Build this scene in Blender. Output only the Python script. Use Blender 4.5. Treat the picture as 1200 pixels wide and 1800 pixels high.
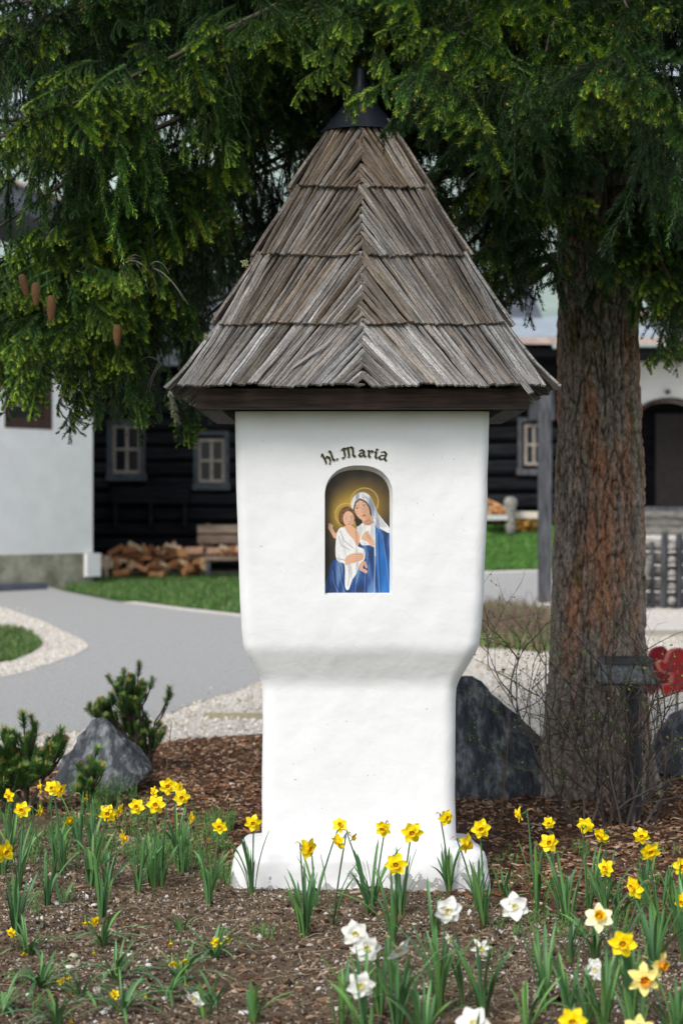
import bpy, bmesh, math, random
import numpy as np
from mathutils import Vector, Matrix, Euler, noise as mnoise
R = math.radians
random.seed(7); rng = np.random.default_rng(11)
for o in list(bpy.data.objects): bpy.data.objects.remove(o)
S = bpy.context.scene; COL = S.collection

# ---------------------------------------------------------------- camera, sky, sun, exposure
FPX = 3280.0; CZ = 1.63
cam = bpy.data.cameras.new('camera'); cam.sensor_fit = 'HORIZONTAL'; cam.sensor_width = 24.0
cam.lens = 24.0 * FPX / 1200; cam.clip_start = .1; cam.clip_end = 3000
camo = bpy.data.objects.new('camera', cam); COL.objects.link(camo)
camo.location = (0, 0, CZ); camo.rotation_euler = (R(90), 0, 0)
cam.dof.use_dof = True; cam.dof.focus_distance = 8.0; cam.dof.aperture_fstop = 2.7
S.camera = camo
SUN_EL, SUN_AZ = R(43), R(210)          # azimuth clockwise from +Y (north): sun behind the camera, to its left
w = bpy.data.worlds.new('World'); S.world = w; w.use_nodes = True
nt = w.node_tree; bg = nt.nodes['Background']; sky = nt.nodes.new('ShaderNodeTexSky')
sky.sky_type = 'NISHITA'; sky.sun_disc = False; sky.sun_elevation = SUN_EL; sky.sun_rotation = SUN_AZ
sky.air_density = 1.0; sky.dust_density = 3.0; sky.ozone_density = 1.0; sky.altitude = 900
hs = nt.nodes.new('ShaderNodeHueSaturation'); hs.inputs['Saturation'].default_value = .42
nt.links.new(sky.outputs[0], hs.inputs['Color']); nt.links.new(hs.outputs[0], bg.inputs[0])
bg.inputs[1].default_value = .135
sun = bpy.data.lights.new('sun', 'SUN'); sun.energy = 1.5; sun.angle = R(20); sun.color = (1, .965, .92)
suno = bpy.data.objects.new('sun', sun); COL.objects.link(suno)
sd = Vector((math.sin(SUN_AZ) * math.cos(SUN_EL), math.cos(SUN_AZ) * math.cos(SUN_EL), math.sin(SUN_EL)))
suno.rotation_euler = sd.to_track_quat('Z', 'Y').to_euler(); suno.location = (-6, -8, 12)
S.view_settings.view_transform = 'Standard'; S.view_settings.look = 'None'
S.view_settings.gamma = 1; S.view_settings.exposure = 0.60; S.view_settings.use_curve_mapping = False

# ---------------------------------------------------------------- helpers
def sst(x, a, b):
    t = np.clip((np.asarray(x, float) - a) / (b - a), 0, 1); return t * t * (3 - 2 * t)
def terr(x, y):
    x = np.asarray(x, float); y = np.asarray(y, float)
    z = .012 * np.maximum(0, y - 18)
    z = z + sst(x, .3, 2.2) * np.interp(y, [27, 31, 37, 60], [0, .35, 1.05, 1.4])
    return z
def P(px, py, Y):
    return Vector(((px - 600) * Y / FPX, Y, CZ - (py - 900) * Y / FPX))
def G(px, py):
    lo, hi = 3.0, 400.0
    dx, dz = (px - 600) / FPX, -(py - 900) / FPX
    Y = 3.0
    while Y < 400:
        if CZ + dz * Y <= float(terr(dx * Y, Y)): break
        Y *= 1.004
    return Vector((dx * Y, Y, float(terr(dx * Y, Y))))

class MB:
    def __init__(s): s.v = []; s.f = []; s.c = []; s.n = 0; s.m = []
    def add(s, v, f, col=(.5, .5, .5), mi=0):
        v = np.asarray(v, float).reshape(-1, 3)
        s.v.append(v)
        c = np.asarray(col, float)
        if c.ndim == 1: c = np.tile(c[:3], (len(v), 1))
        s.c.append(c)
        if isinstance(f, np.ndarray): fs = [f]
        else:
            d = {}
            for q in f: d.setdefault(len(q), []).append(q)
            fs = [np.array(x) for x in d.values()]
        for a in fs:
            s.f.append(a + s.n); s.m.append(np.full(len(a), mi))
        s.n += len(v)
    def box(s, c, d, col=(.5, .5, .5), rot=None, mi=0):
        v = np.array([[x, y, z] for x in (-.5, .5) for y in (-.5, .5) for z in (-.5, .5)]) * np.array(d)
        if rot is not None: v = v @ np.array(rot.to_matrix() if hasattr(rot, 'to_matrix') else rot).T
        v = v + np.array(c)
        s.add(v, np.array([[0, 1, 3, 2], [4, 6, 7, 5], [0, 4, 5, 1], [2, 3, 7, 6], [0, 2, 6, 4], [1, 5, 7, 3]]), col, mi)
    def tube(s, pts, rad, n=6, col=(.5, .5, .5), caps=True, mi=0):
        pts = [Vector(p) for p in pts]; k = len(pts)
        if not hasattr(rad, '__len__'): rad = [rad] * k
        V = []; ref = None
        for i, p in enumerate(pts):
            t = (pts[min(i + 1, k - 1)] - pts[max(i - 1, 0)])
            t = t.normalized() if t.length > 1e-9 else Vector((0, 0, 1))
            if ref is None: ref = t.orthogonal().normalized()
            a = (ref - t * ref.dot(t)); a = a.normalized() if a.length > 1e-6 else t.orthogonal().normalized()
            ref = a; b = t.cross(a)
            for j in range(n):
                q = 2 * math.pi * j / n
                V.append(p + (a * math.cos(q) + b * math.sin(q)) * rad[i])
        F = [[i * n + j, i * n + (j + 1) % n, (i + 1) * n + (j + 1) % n, (i + 1) * n + j] for i in range(k - 1) for j in range(n)]
        if caps:
            F.append(list(range(n))[::-1]); F.append([(k - 1) * n + j for j in range(n)])
        s.add([tuple(v) for v in V], F, col, mi)
    def loft(s, rings, col=(.5, .5, .5), closed=True, caps=False, mi=0):
        k = len(rings); n = len(rings[0]); V = np.concatenate([np.asarray(r, float) for r in rings])
        jn = n if closed else n - 1
        i, j = np.meshgrid(np.arange(k - 1), np.arange(jn), indexing='ij'); i = i.ravel(); j = j.ravel(); j2 = (j + 1) % n
        F = [np.stack([i * n + j, i * n + j2, (i + 1) * n + j2, (i + 1) * n + j], 1)]
        base = s.n; s.add(V, F[0], col, mi)
        if caps:
            s.f.append(np.array([[base + q for q in range(n)][::-1]])); s.m.append(np.array([mi]))
            s.f.append(np.array([[base + (k - 1) * n + q for q in range(n)]])); s.m.append(np.array([mi]))
    def inst(s, bv, bf, T, Rm, Sc, col, mi=0):
        bv = np.asarray(bv, float); bf = np.asarray(bf); N = len(T); n = len(bv)
        v = bv[None] * np.asarray(Sc).reshape(N, 1, -1)
        v = np.einsum('nij,nkj->nki', Rm, v) + np.asarray(T)[:, None]
        f = (bf[None] + (np.arange(N) * n)[:, None, None]).reshape(-1, bf.shape[1])
        s.add(v.reshape(-1, 3), f, np.repeat(np.asarray(col), n, 0), mi)
    def build(s, name, mat=None, parent=None, smooth=False, loc=None, sharp=None, link=True):
        me = bpy.data.meshes.new(name)
        if s.n:
            v = np.concatenate(s.v); c = np.concatenate(s.c)
            tot = np.concatenate([np.full(len(a), a.shape[1]) for a in s.f]); li = np.concatenate([a.ravel() for a in s.f])
            if loc is not None: v = v - np.array(loc)
            me.vertices.add(len(v)); me.vertices.foreach_set('co', v.astype(np.float32).ravel())
            me.loops.add(len(li)); me.loops.foreach_set('vertex_index', li.astype(np.int32))
            me.polygons.add(len(tot)); st = np.concatenate([[0], np.cumsum(tot)[:-1]])
            me.polygons.foreach_set('loop_start', st.astype(np.int32)); me.polygons.foreach_set('loop_total', tot.astype(np.int32))
            me.polygons.foreach_set('material_index', np.concatenate(s.m).astype(np.int32))
            me.update(calc_edges=True); me.validate()
            a = me.color_attributes.new('Col', 'FLOAT_COLOR', 'POINT')
            cc = np.ones((len(v), 4), np.float32); cc[:, :3] = c
            if len(a.data) == len(v): a.data.foreach_set('color', cc.ravel())
            me.polygons.foreach_set('use_smooth', np.full(len(me.polygons), smooth))
            if sharp is not None: me.polygons.foreach_set('use_smooth', np.full(len(me.polygons), True)); me.set_sharp_from_angle(angle=R(sharp))
        o = bpy.data.objects.new(name, me)
        for m in (mat if isinstance(mat, (list, tuple)) else [mat]):
            if m: me.materials.append(m)
        if link: COL.objects.link(o)
        if parent is not None: o.parent = parent; 
        if loc is not None: o.location = loc
        return o
def tag(o, label=None, cat=None, group=None, kind=None):
    if label: o['label'] = label
    if cat: o['category'] = cat
    if group: o['group'] = group
    if kind: o['kind'] = kind
    return o
def empty(name, loc, label=None, cat=None, group=None, rz=0):
    o = bpy.data.objects.new(name, None); COL.objects.link(o); o.location = loc; o.rotation_euler.z = rz
    o.empty_display_size = .1
    return tag(o, label, cat, group)
def part(mb, name, mat, root, **k):
    """mb was made in world coordinates; the part hangs under root (an Empty with a plain location)."""
    o = mb.build(name, mat, root, **k)
    o.matrix_parent_inverse = Matrix.Translation(-Vector(root_loc(root)))
    return o
def root_loc(o):
    l = Vector(o.location)
    if o.parent: l = l + root_loc(o.parent)
    return l
def rotz(a):
    c, s_ = np.cos(a), np.sin(a); z = np.zeros_like(c); o = np.ones_like(c)
    return np.stack([np.stack([c, -s_, z], -1), np.stack([s_, c, z], -1), np.stack([z, z, o], -1)], -2)
def rotx(a):
    c, s_ = np.cos(a), np.sin(a); z = np.zeros_like(c); o = np.ones_like(c)
    return np.stack([np.stack([o, z, z], -1), np.stack([z, c, -s_], -1), np.stack([z, s_, c], -1)], -2)
def roty(a):
    c, s_ = np.cos(a), np.sin(a); z = np.zeros_like(c); o = np.ones_like(c)
    return np.stack([np.stack([c, z, s_], -1), np.stack([z, o, z], -1), np.stack([-s_, z, c], -1)], -2)
def inpoly(x, y, poly):
    x = np.asarray(x); y = np.asarray(y); r = np.zeros(x.shape, bool); n = len(poly)
    for i in range(n):
        x1, y1 = poly[i]; x2, y2 = poly[(i + 1) % n]
        if y1 == y2: continue
        r ^= ((y1 > y) != (y2 > y)) & (x < (x2 - x1) * (y - y1) / (y2 - y1) + x1)
    return r

# ---------------------------------------------------------------- materials
def mat(name, col=None, rough=.7, spec=.3, vcol=False, nscale=None, namp=.25, ndetail=5, stretch=(1, 1, 1), col2=None,
        bump=0, bscale=None, bstretch=None, metal=0, ramp=(.35, .65), coord='Object', rnd=0, bdist=.01):
    m = bpy.data.materials.new(name); m.use_nodes = True; t = m.node_tree; N = t.nodes; L = t.links
    b = N['Principled BSDF']; b.inputs['Roughness'].default_value = rough; b.inputs['Specular IOR Level'].default_value = spec
    b.inputs['Metallic'].default_value = metal
    tc = N.new('ShaderNodeTexCoord')
    if vcol: a = N.new('ShaderNodeAttribute'); a.attribute_name = 'Col'; cur = a.outputs['Color']
    else: c = N.new('ShaderNodeRGB'); c.outputs[0].default_value = (*col, 1); cur = c.outputs[0]
    if nscale:
        mp = N.new('ShaderNodeMapping'); mp.inputs['Scale'].default_value = stretch; L.new(tc.outputs[coord], mp.inputs[0])
        if rnd:
            oi = N.new('ShaderNodeObjectInfo'); vm = N.new('ShaderNodeMath'); vm.operation = 'MULTIPLY'; vm.inputs[1].default_value = 37
            L.new(oi.outputs['Random'], vm.inputs[0]); L.new(vm.outputs[0], mp.inputs['Location'])
        n = N.new('ShaderNodeTexNoise'); n.inputs['Scale'].default_value = nscale; n.inputs['Detail'].default_value = ndetail
        n.inputs['Roughness'].default_value = .65; L.new(mp.outputs[0], n.inputs['Vector'])
        r = N.new('ShaderNodeMapRange'); r.inputs[1].default_value = ramp[0]; r.inputs[2].default_value = ramp[1]; L.new(n.outputs[0], r.inputs[0])
        mx = N.new('ShaderNodeMix'); mx.data_type = 'RGBA'
        L.new(r.outputs[0], mx.inputs[0])
        if col2 is not None: L.new(cur, mx.inputs[6]); mx.inputs[7].default_value = (*col2, 1); cur = mx.outputs[2]
        else:
            mx.blend_type = 'MULTIPLY'; mx.inputs[0].default_value = 1
            r.inputs[3].default_value = 1 - namp; r.inputs[4].default_value = 1 + namp
            t.links.remove(mx.inputs[0].links[0]); L.new(cur, mx.inputs[6]); L.new(r.outputs[0], mx.inputs[7]); cur = mx.outputs[2]
    if rnd:
        oi = N.new('ShaderNodeObjectInfo'); r2 = N.new('ShaderNodeMapRange'); r2.inputs[3].default_value = 1 - rnd; r2.inputs[4].default_value = 1 + rnd
        L.new(oi.outputs['Random'], r2.inputs[0]); mx = N.new('ShaderNodeMix'); mx.data_type = 'RGBA'; mx.blend_type = 'MULTIPLY'; mx.inputs[0].default_value = 1
        L.new(cur, mx.inputs[6]); L.new(r2.outputs[0], mx.inputs[7]); cur = mx.outputs[2]
    L.new(cur, b.inputs['Base Color'])
    if bump:
        mp = N.new('ShaderNodeMapping'); mp.inputs['Scale'].default_value = bstretch or stretch; L.new(tc.outputs[coord], mp.inputs[0])
        n = N.new('ShaderNodeTexNoise'); n.inputs['Scale'].default_value = bscale or 40; n.inputs['Detail'].default_value = 6; L.new(mp.outputs[0], n.inputs['Vector'])
        bn = N.new('ShaderNodeBump'); bn.inputs['Strength'].default_value = bump; bn.inputs['Distance'].default_value = bdist
        L.new(n.outputs[0], bn.inputs['Height']); L.new(bn.outputs[0], b.inputs['Normal'])
    return m
M = {}
M['vc'] = mat('painted_natural_surface', vcol=True, rough=.85, spec=.2, nscale=60, namp=.15)
M['fleck'] = mat('loose_matter', vcol=True, rough=.95, spec=.1)
M['leafy'] = mat('soft_leaf', vcol=True, rough=.5, spec=.35)
M['needle'] = mat('spruce_needle', vcol=True, rough=.55, spec=.25, rnd=.3)
M['white_house'] = mat('white_house_render', (.80, .80, .79), .9, .1, nscale=3, namp=.04)
M['concrete'] = mat('concrete_footing', (.30, .29, .22), .9, .2, nscale=2.5, namp=.4)
M['darklog'] = mat('blackened_log', (.012, .0125, .015), .9, .08, nscale=6, namp=.6, stretch=(.25, 1, 3), rnd=.25, bump=.4, bscale=12)
M['greywood'] = mat('weathered_grey_wood', (.075, .077, .085), .85, .2, nscale=9, namp=.5, stretch=(3, 3, .4), bump=.4, bscale=20)
M['railwood'] = mat('weathered_rail_wood', (.20, .19, .17), .85, .2, nscale=9, namp=.5, stretch=(.5, 3, 3), rnd=.4)
M['benchwood'] = mat('bench_wood', (.22, .16, .12), .8, .2, nscale=8, namp=.4, stretch=(.3, 3, 3), rnd=.3)
M['sash'] = mat('old_window_sash', (.27, .235, .20), .7, .3, nscale=14, namp=.35)
M['surround'] = mat('grey_window_board', (.055, .065, .075), .8, .2, nscale=9, namp=.35)
M['brownframe'] = mat('brown_window_frame', (.05, .028, .022), .6, .3, nscale=9, namp=.3)
M['glass'] = mat('dark_window_glass', (.012, .014, .018), .15, .18)
M['roofmetal'] = mat('pale_roof_cover', (.33, .38, .42), .6, .3, nscale=1.4, namp=.15)
M['darkroof'] = mat('dark_slate_roof', (.09, .10, .12), .7, .3, nscale=2, namp=.25)
M['fascia'] = mat('pinkish_fascia', (.42, .33, .30), .7, .2, nscale=5, namp=.2)
M['asphalt'] = mat('worn_asphalt', (.315, .312, .30), .95, .1, nscale=26, ndetail=8, ramp=(.34, .64), col2=(.45, .445, .43), coord='Object', bump=.5, bscale=130)
M['gravelbase'] = mat('pale_gravel_bed', (.62, .58, .52), .95, .1, nscale=22, namp=.4, ndetail=8, bump=.8, bscale=60)
M['mulchbase'] = mat('bark_mulch_bed', (.11, .066, .043), .95, .1, nscale=30, namp=.6, ndetail=8, bump=.9, bscale=70)
M['soil'] = mat('garden_soil', (.135, .098, .066), .97, .1, nscale=28, namp=.55, ndetail=9, ramp=(.3, .7), bump=1, bscale=120)
M['turf'] = mat('turf_soil', (.035, .09, .02), .95, .1, nscale=3, namp=.4, ndetail=8)
M['farm'] = mat('valley_ground', (.10, .14, .07), .95, .1, nscale=.05, namp=.4)
M['hill'] = mat('hazed_wood_and_meadow', (.30, .37, .33), .95, .05, nscale=.03, namp=.35, ndetail=9)  # wood and meadow tone, paled so the colour itself carries the distance haze
M['rock'] = mat('dark_schist', (.05, .056, .064), .85, .3, nscale=13, ndetail=15, ramp=(.47, .66), col2=(.25, .27, .28), stretch=(1.4, 1, .45), bump=1, bscale=22, bdist=.04)
M['plaster'] = None
# ---------------------------------------------------------------- the ground, laid in sheets each above the one below
def sheet(name, poly_px, mat_, lift, step=.35, world=False, maxn=70000):
    """poly in photograph points projected onto the terrain; the sheet is cut on a grid that follows the terrain"""
    poly = [(p[0], p[1]) for p in poly_px] if world else [tuple(G(*p)[:2]) for p in poly_px]
    bm = bmesh.new(); vs = [bm.verts.new((x, y, 0)) for x, y in poly]; f = bm.faces.new(vs)
    xs = [p[0] for p in poly]; ys = [p[1] for p in poly]
    def cut(axis, lo, hi):
        c = lo + step
        while c < hi:
            no = (1, 0, 0) if axis == 0 else (0, 1, 0); co = (c, 0, 0) if axis == 0 else (0, c, 0)
            bmesh.ops.bisect_plane(bm, geom=bm.verts[:] + bm.edges[:] + bm.faces[:], plane_co=co, plane_no=no)
            c += step
    cut(0, min(xs), max(xs)); cut(1, min(ys), max(ys))
    bmesh.ops.triangulate(bm, faces=bm.faces[:])
    for v in bm.verts: v.co.z = float(terr(v.co.x, v.co.y)) + lift
    bmesh.ops.recalc_face_normals(bm, faces=bm.faces[:])
    for f in bm.faces:
        if f.normal.z < 0: f.normal_flip()
    me = bpy.data.meshes.new(name); bm.to_mesh(me); bm.free(); me.materials.append(mat_)
    o = bpy.data.objects.new(name, me); COL.objects.link(o); tag(o, kind='structure'); o['poly'] = 0
    del o['poly']; return o, poly
def smooth_poly(p, k=5):
    n = len(p); out = []
    for i in range(n):
        p0, p1, p2, p3 = [np.array(p[(i + d) % n], float) for d in (-1, 0, 1, 2)]
        for j in range(k):
            t = j / k
            out.append(tuple(.5 * ((2 * p1) + (-p0 + p2) * t + (2 * p0 - 5 * p1 + 4 * p2 - p3) * t * t + (-p0 + 3 * p1 - 3 * p2 + p3) * t ** 3)))
    return out
# base terrain out to the horizon
xs = np.concatenate([[-900, -400, -200, -100, -60, -40, -25], np.arange(-16, 16.1, .5), [25, 40, 60, 100, 200, 400, 900]])
ys = np.concatenate([[-300, -100, -40, -10, 0], np.arange(3, 62, .75), [70, 85, 110, 160, 250, 400, 700, 1500]])
X, Y_ = np.meshgrid(xs, ys); Z = terr(X, Y_) - .004 * 0
n = len(xs); V = np.stack([X.ravel(), Y_.ravel(), Z.ravel() - .006], 1)
i, j = np.meshgrid(np.arange(len(ys) - 1), np.arange(n - 1), indexing='ij'); i = i.ravel(); j = j.ravel()
b = MB(); b.add(V, np.stack([i * n + j, i * n + j + 1, (i + 1) * n + j + 1, (i + 1) * n + j], 1))
tag(b.build('ground', M['farm'], smooth=True), kind='structure')
# the hillside across the valley
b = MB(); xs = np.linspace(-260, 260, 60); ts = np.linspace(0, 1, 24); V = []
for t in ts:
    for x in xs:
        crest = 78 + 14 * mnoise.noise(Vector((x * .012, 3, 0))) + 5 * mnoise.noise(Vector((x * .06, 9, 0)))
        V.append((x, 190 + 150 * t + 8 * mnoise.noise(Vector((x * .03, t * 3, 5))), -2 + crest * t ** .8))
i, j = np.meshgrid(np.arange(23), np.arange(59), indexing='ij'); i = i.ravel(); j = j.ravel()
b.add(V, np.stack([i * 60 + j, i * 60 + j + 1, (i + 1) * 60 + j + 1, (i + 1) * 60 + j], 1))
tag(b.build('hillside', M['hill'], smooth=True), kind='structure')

gravel_poly = [(-1.0 * 9, 13.0), (9, 13.0), (14, 34), (3, 38.0), (2.0, 30), (-9, 22)]
# order from below: gravel (0), asphalt, lawns, mulch, soil
_, pg = sheet('gravel_yard', [(-12, 9.5), (14, 9.5), (18, 37.4), (1.5, 37.4), (-4, 30), (-16, 24)], M['gravelbase'], 0.0, .5, world=True)
asph = [(-900, 1022), (-60, 1024), (60, 1022), (110, 1040), (200, 1058), (330, 1075), (420, 1085), (620, 1040), (845, 1010), (1010, 1004),
        (1010, 1050), (845, 1078), (640, 1130), (450, 1205), (375, 1228), (325, 1243), (290, 1262), (180, 1285), (60, 1292), (-200, 1300), (-900, 1300)]
_, pa = sheet('asphalt_path', asph, M['asphalt'], .004, .5)
lawn1 = [(118, 1037), (200, 1053), (330, 1069), (430, 1080), (560, 1050), (640, 1018), (640, 1006), (110, 1008)]
_, pl1 = sheet('lawn', lawn1, M['turf'], .008, .5)
lawn2 = [(700, 1012), (848, 1006), (1000, 1000), (1040, 990), (1040, 931), (700, 931)]
_, pl2 = sheet('lawn', lawn2, M['turf'], .008, .5)
isl = smooth_poly([(-90, 1062), (0, 1070), (60, 1088), (110, 1110), (155, 1135), (130, 1153), (60, 1178), (0, 1193), (-90, 1206)], 3)
_, pis = sheet('gravel_strip', isl, M['gravelbase'], .008, .5)
isg = smooth_poly([(-120, 1098), (0, 1105), (45, 1112), (75, 1135), (40, 1156), (0, 1167), (-120, 1178)], 3)
_, pig = sheet('lawn', isg, M['turf'], .012, .5)
verge = [(846, 1072), (905, 1072), (975, 1085), (975, 1150), (905, 1146), (846, 1140), (800, 1120)]
_, pv = sheet('verge', verge, M['turf'], .008, .3)
mul = [(-400, 1385), (60, 1350), (190, 1345), (290, 1308), (360, 1298), (460, 1292), (800, 1330), (900, 1385), (1000, 1380), (1130, 1345), (1250, 1325), (1500, 1330),
       (1700, 2150), (-500, 2150)]
_, pm = sheet('mulch_bed', mul, M['mulchbase'], .004, .2)
# the dug soil of the flower bed in front: a fine uneven sheet
soil_px = [(-250, 1415), (0, 1425), (120, 1440), (230, 1470), (330, 1500), (410, 1535), (640, 1560), (870, 1592), (1000, 1618), (1200, 1632), (1500, 1640), (1700, 2300), (-600, 2300)]
ps = [tuple(G(*p)[:2]) for p in smooth_poly(soil_px[:-2], 1)] + [tuple(G(1700, 2300)[:2]), tuple(G(-600, 2300)[:2])]
def soil_z(x, y, full=True):
    z = .012 + .010 * mnoise.fractal(Vector((x * 4, y * 4, 0)), 1, 2, 3)
    if full: z += .010 * mnoise.fractal(Vector((x * 22, y * 22, 3)), .9, 2, 4) + .004 * mnoise.noise(Vector((x * 90, y * 90, 7)))
    return z
st = .0125; xs = np.arange(-2.1, 2.1, st); ys = np.arange(4.6, 9.9, st)
X, Yg = np.meshgrid(xs, ys)
edge = [0.0] * 0
inside = inpoly(X + .03 * np.sin(Yg * 19) + .02 * np.sin(X * 47 + Yg * 31), Yg + .03 * np.sin(X * 23), ps)
Z = np.full(X.shape, -.02)
idx = np.argwhere(inside)
for a, c in idx: Z[a, c] = soil_z(X[a, c], Yg[a, c])
keep = inside.copy(); keep[1:] |= inside[:-1]; keep[:-1] |= inside[1:]; keep[:, 1:] |= inside[:, :-1]; keep[:, :-1] |= inside[:, 1:]
num = -np.ones(X.shape, int); num[keep] = np.arange(keep.sum())
V = np.stack([X[keep], Yg[keep], Z[keep]], 1)
q = keep[:-1, :-1] & keep[1:, :-1] & keep[:-1, 1:] & keep[1:, 1:]; a, c = np.nonzero(q)
b = MB(); b.add(V, np.stack([num[a, c], num[a, c + 1], num[a + 1, c + 1], num[a + 1, c]], 1))
tag(b.build('soil_bed', M['soil'], smooth=True), kind='structure')
def gz(x, y):
    """height of what one stands on, near the camera"""
    return max(soil_z(x, y), .004) if bool(inpoly(np.array([x]), np.array([y]), ps)[0]) else float(terr(x, y)) + .004

# ---- loose matter
def randrot(N, flat=1.0):
    return rotz(rng.uniform(0, 6.28, N)) @ rotx(rng.normal(0, flat, N)) @ roty(rng.normal(0, flat, N))
OCT_V = np.array([[1, 0, 0], [-1, 0, 0], [0, 1, 0], [0, -1, 0], [0, 0, 1], [0, 0, -1]], float) * .5
OCT_F = np.array([[0, 2, 4], [2, 1, 4], [1, 3, 4], [3, 0, 4], [2, 0, 5], [1, 2, 5], [3, 1, 5], [0, 3, 5]])
BOX_V = np.array([[x, y, z] for x in (-.5, .5) for y in (-.5, .5) for z in (-.5, .5)], float)
BOX_V[:, 1] *= np.where(BOX_V[:, 0] > 0, .55, 1)
BOX_F = np.array([[0, 1, 3, 2], [4, 6, 7, 5], [0, 4, 5, 1], [2, 3, 7, 6], [0, 2, 6, 4], [1, 5, 7, 3]])
def sample(polyw, N, y0, y1, xlim=3.2, dens=1.0):
    """points in a ground polygon, evenly spread"""
    xs_, ys_ = [p[0] for p in polyw], [p[1] for p in polyw]
    out = []
    x0, x1 = max(min(xs_), -xlim), min(max(xs_), xlim)
    while sum(len(o) for o in out) < N:
        x = rng.uniform(x0, x1, N * 2); y = rng.uniform(y0, y1, N * 2)
        k = inpoly(x, y, polyw) & (np.abs(x) < .21 * y + .25)
        out.append(np.stack([x[k], y[k]], 1))
    return np.concatenate(out)[:N]
def pal(cols, N, jit=.2):
    c = np.array(cols)[rng.integers(0, len(cols), N)]
    return np.clip(c * (1 + rng.normal(0, jit, (N, 1))), .004, .9)
def zz(p, soil=False):
    if soil: return np.array([soil_z(x, y) for x, y in p])
    return terr(p[:, 0], p[:, 1])
SHR = (.088, 8.546)
def notshrine(p, m=.58): return ~((np.abs(p[:, 0] - SHR[0]) < m) & (np.abs(p[:, 1] - SHR[1]) < m))
# mulch chips
p = sample(pm, 26000, 5.2, 13.4); p = p[notshrine(p) & (~inpoly(p[:, 0], p[:, 1], ps) | (rng.random(len(p)) < .10))]; N = len(p)
b = MB(); sc = np.stack([rng.uniform(.014, .05, N), rng.uniform(.006, .02, N), rng.uniform(.002, .006, N)], 1)
b.inst(BOX_V, BOX_F, np.column_stack([p, zz(p) + rng.uniform(.006, .024, N)]), randrot(N, .28), sc,
       pal([(.20, .10, .055), (.29, .15, .085), (.11, .058, .036), (.37, .23, .14), (.24, .115, .06), (.50, .37, .26), (.07, .045, .034)], N, .3))
tag(b.build('mulch_chips', M['fleck']), 'brown bark mulch chips spread behind the shrine and round the tree', 'mulch', kind='stuff')
# soil crumbs, small pale stones, dry straw
p = sample(ps, 30000, 5.2, 9.2); p = p[notshrine(p, .57)]; N = len(p)
b = MB(); r_ = rng.gamma(1.8, .0036, N) + .002
b.inst(OCT_V, OCT_F, np.column_stack([p, zz(p, True) + r_ * .2]), randrot(N, 1), np.stack([r_ * rng.uniform(.8, 1.6, N), r_, r_ * rng.uniform(.5, 1, N)], 1),
       pal([(.17, .12, .08), (.10, .07, .048), (.24, .175, .12), (.055, .04, .03), (.34, .27, .20), (.07, .05, .035)], N, .32))
tag(b.build('soil_crumbs', M['fleck']), 'loose dark brown soil crumbs of the dug flower bed', 'soil', kind='stuff')
p = sample(ps, 17000, 5.2, 9.4); N = len(p)
nz = np.array([mnoise.noise(Vector((x * 1.9, y * 1.9, 4))) + .6 * mnoise.noise(Vector((x * 6, y * 6, 14))) for x, y in p]); p = p[(nz > rng.normal(.0, .3, N)) & notshrine(p, .57)]; N = len(p)
r_ = rng.gamma(1.6, .0026, N) + .003
b = MB(); b.inst(OCT_V, OCT_F, np.column_stack([p, zz(p, True) + r_ * .3]), randrot(N, .7), np.stack([r_ * rng.uniform(.9, 1.8, N), r_ * 1.1, r_ * .7], 1),
                 pal([(.55, .52, .48), (.42, .38, .33), (.62, .60, .57), (.35, .30, .25)], N, .12))
tag(b.build('pale_grit', M['fleck']), 'small pale gravel stones scattered over the brown soil', 'gravel', kind='stuff')
p = sample(ps, 8500, 5.2, 9.4); p = p[notshrine(p, .57)]; N = len(p)
b = MB()
b.inst(BOX_V, BOX_F, np.column_stack([p, zz(p, True) + .006]), randrot(N, .25), np.stack([rng.gamma(2.5, .011, N) + .01, rng.uniform(.0012, .003, N), rng.uniform(.001, .0022, N)], 1),
       pal([(.30, .23, .15), (.22, .16, .10), (.40, .33, .24), (.15, .10, .07)], N, .2))
for k in range(170):
    x, y = p[k]; a = random.uniform(0, 6.3); l = random.uniform(.05, .16); z = gz(x, y) + .007; pts = []
    for t in range(6):
        a += random.uniform(-.5, .5); pts.append((x, y, z + .006 * math.sin(t))); x += math.cos(a) * l / 6; y += math.sin(a) * l / 6
    b.tube(pts, .0012, 3, (.36, .29, .2))
tag(b.build('dry_straw', M['fleck']), 'dry straw and twig bits lying on the brown soil', 'straw', kind='stuff')
# pale gravel near the back of the bed and round the grass island
b = MB()
p = sample(pg, 30000, 12.3, 24, 6); p = p[~inpoly(p[:, 0], p[:, 1], pa) & ~inpoly(p[:, 0], p[:, 1], pm)]
p2 = sample(pis, 5000, 16, 36, 8); p2 = p2[~inpoly(p2[:, 0], p2[:, 1], pig)]; p = np.concatenate([p, p2]); N = len(p); fr_ = rng.random(N) < .12; p = p + rng.normal(0, .16, (N, 2)) * fr_[:, None]; r_ = rng.uniform(.012, .034, N)
b.inst(OCT_V, OCT_F, np.column_stack([p, terr(p[:, 0], p[:, 1]) + .012]), randrot(N, .6), np.stack([r_ * 1.3, r_, r_ * .6], 1),
       pal([(.68, .64, .58), (.56, .51, .43), (.76, .73, .68), (.44, .37, .28), (.64, .58, .48)], N, .12))
tag(b.build('gravel_stones', M['fleck']), 'pale cream gravel stones between the mulch bed and the grey path', 'gravel', kind='stuff')
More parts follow.
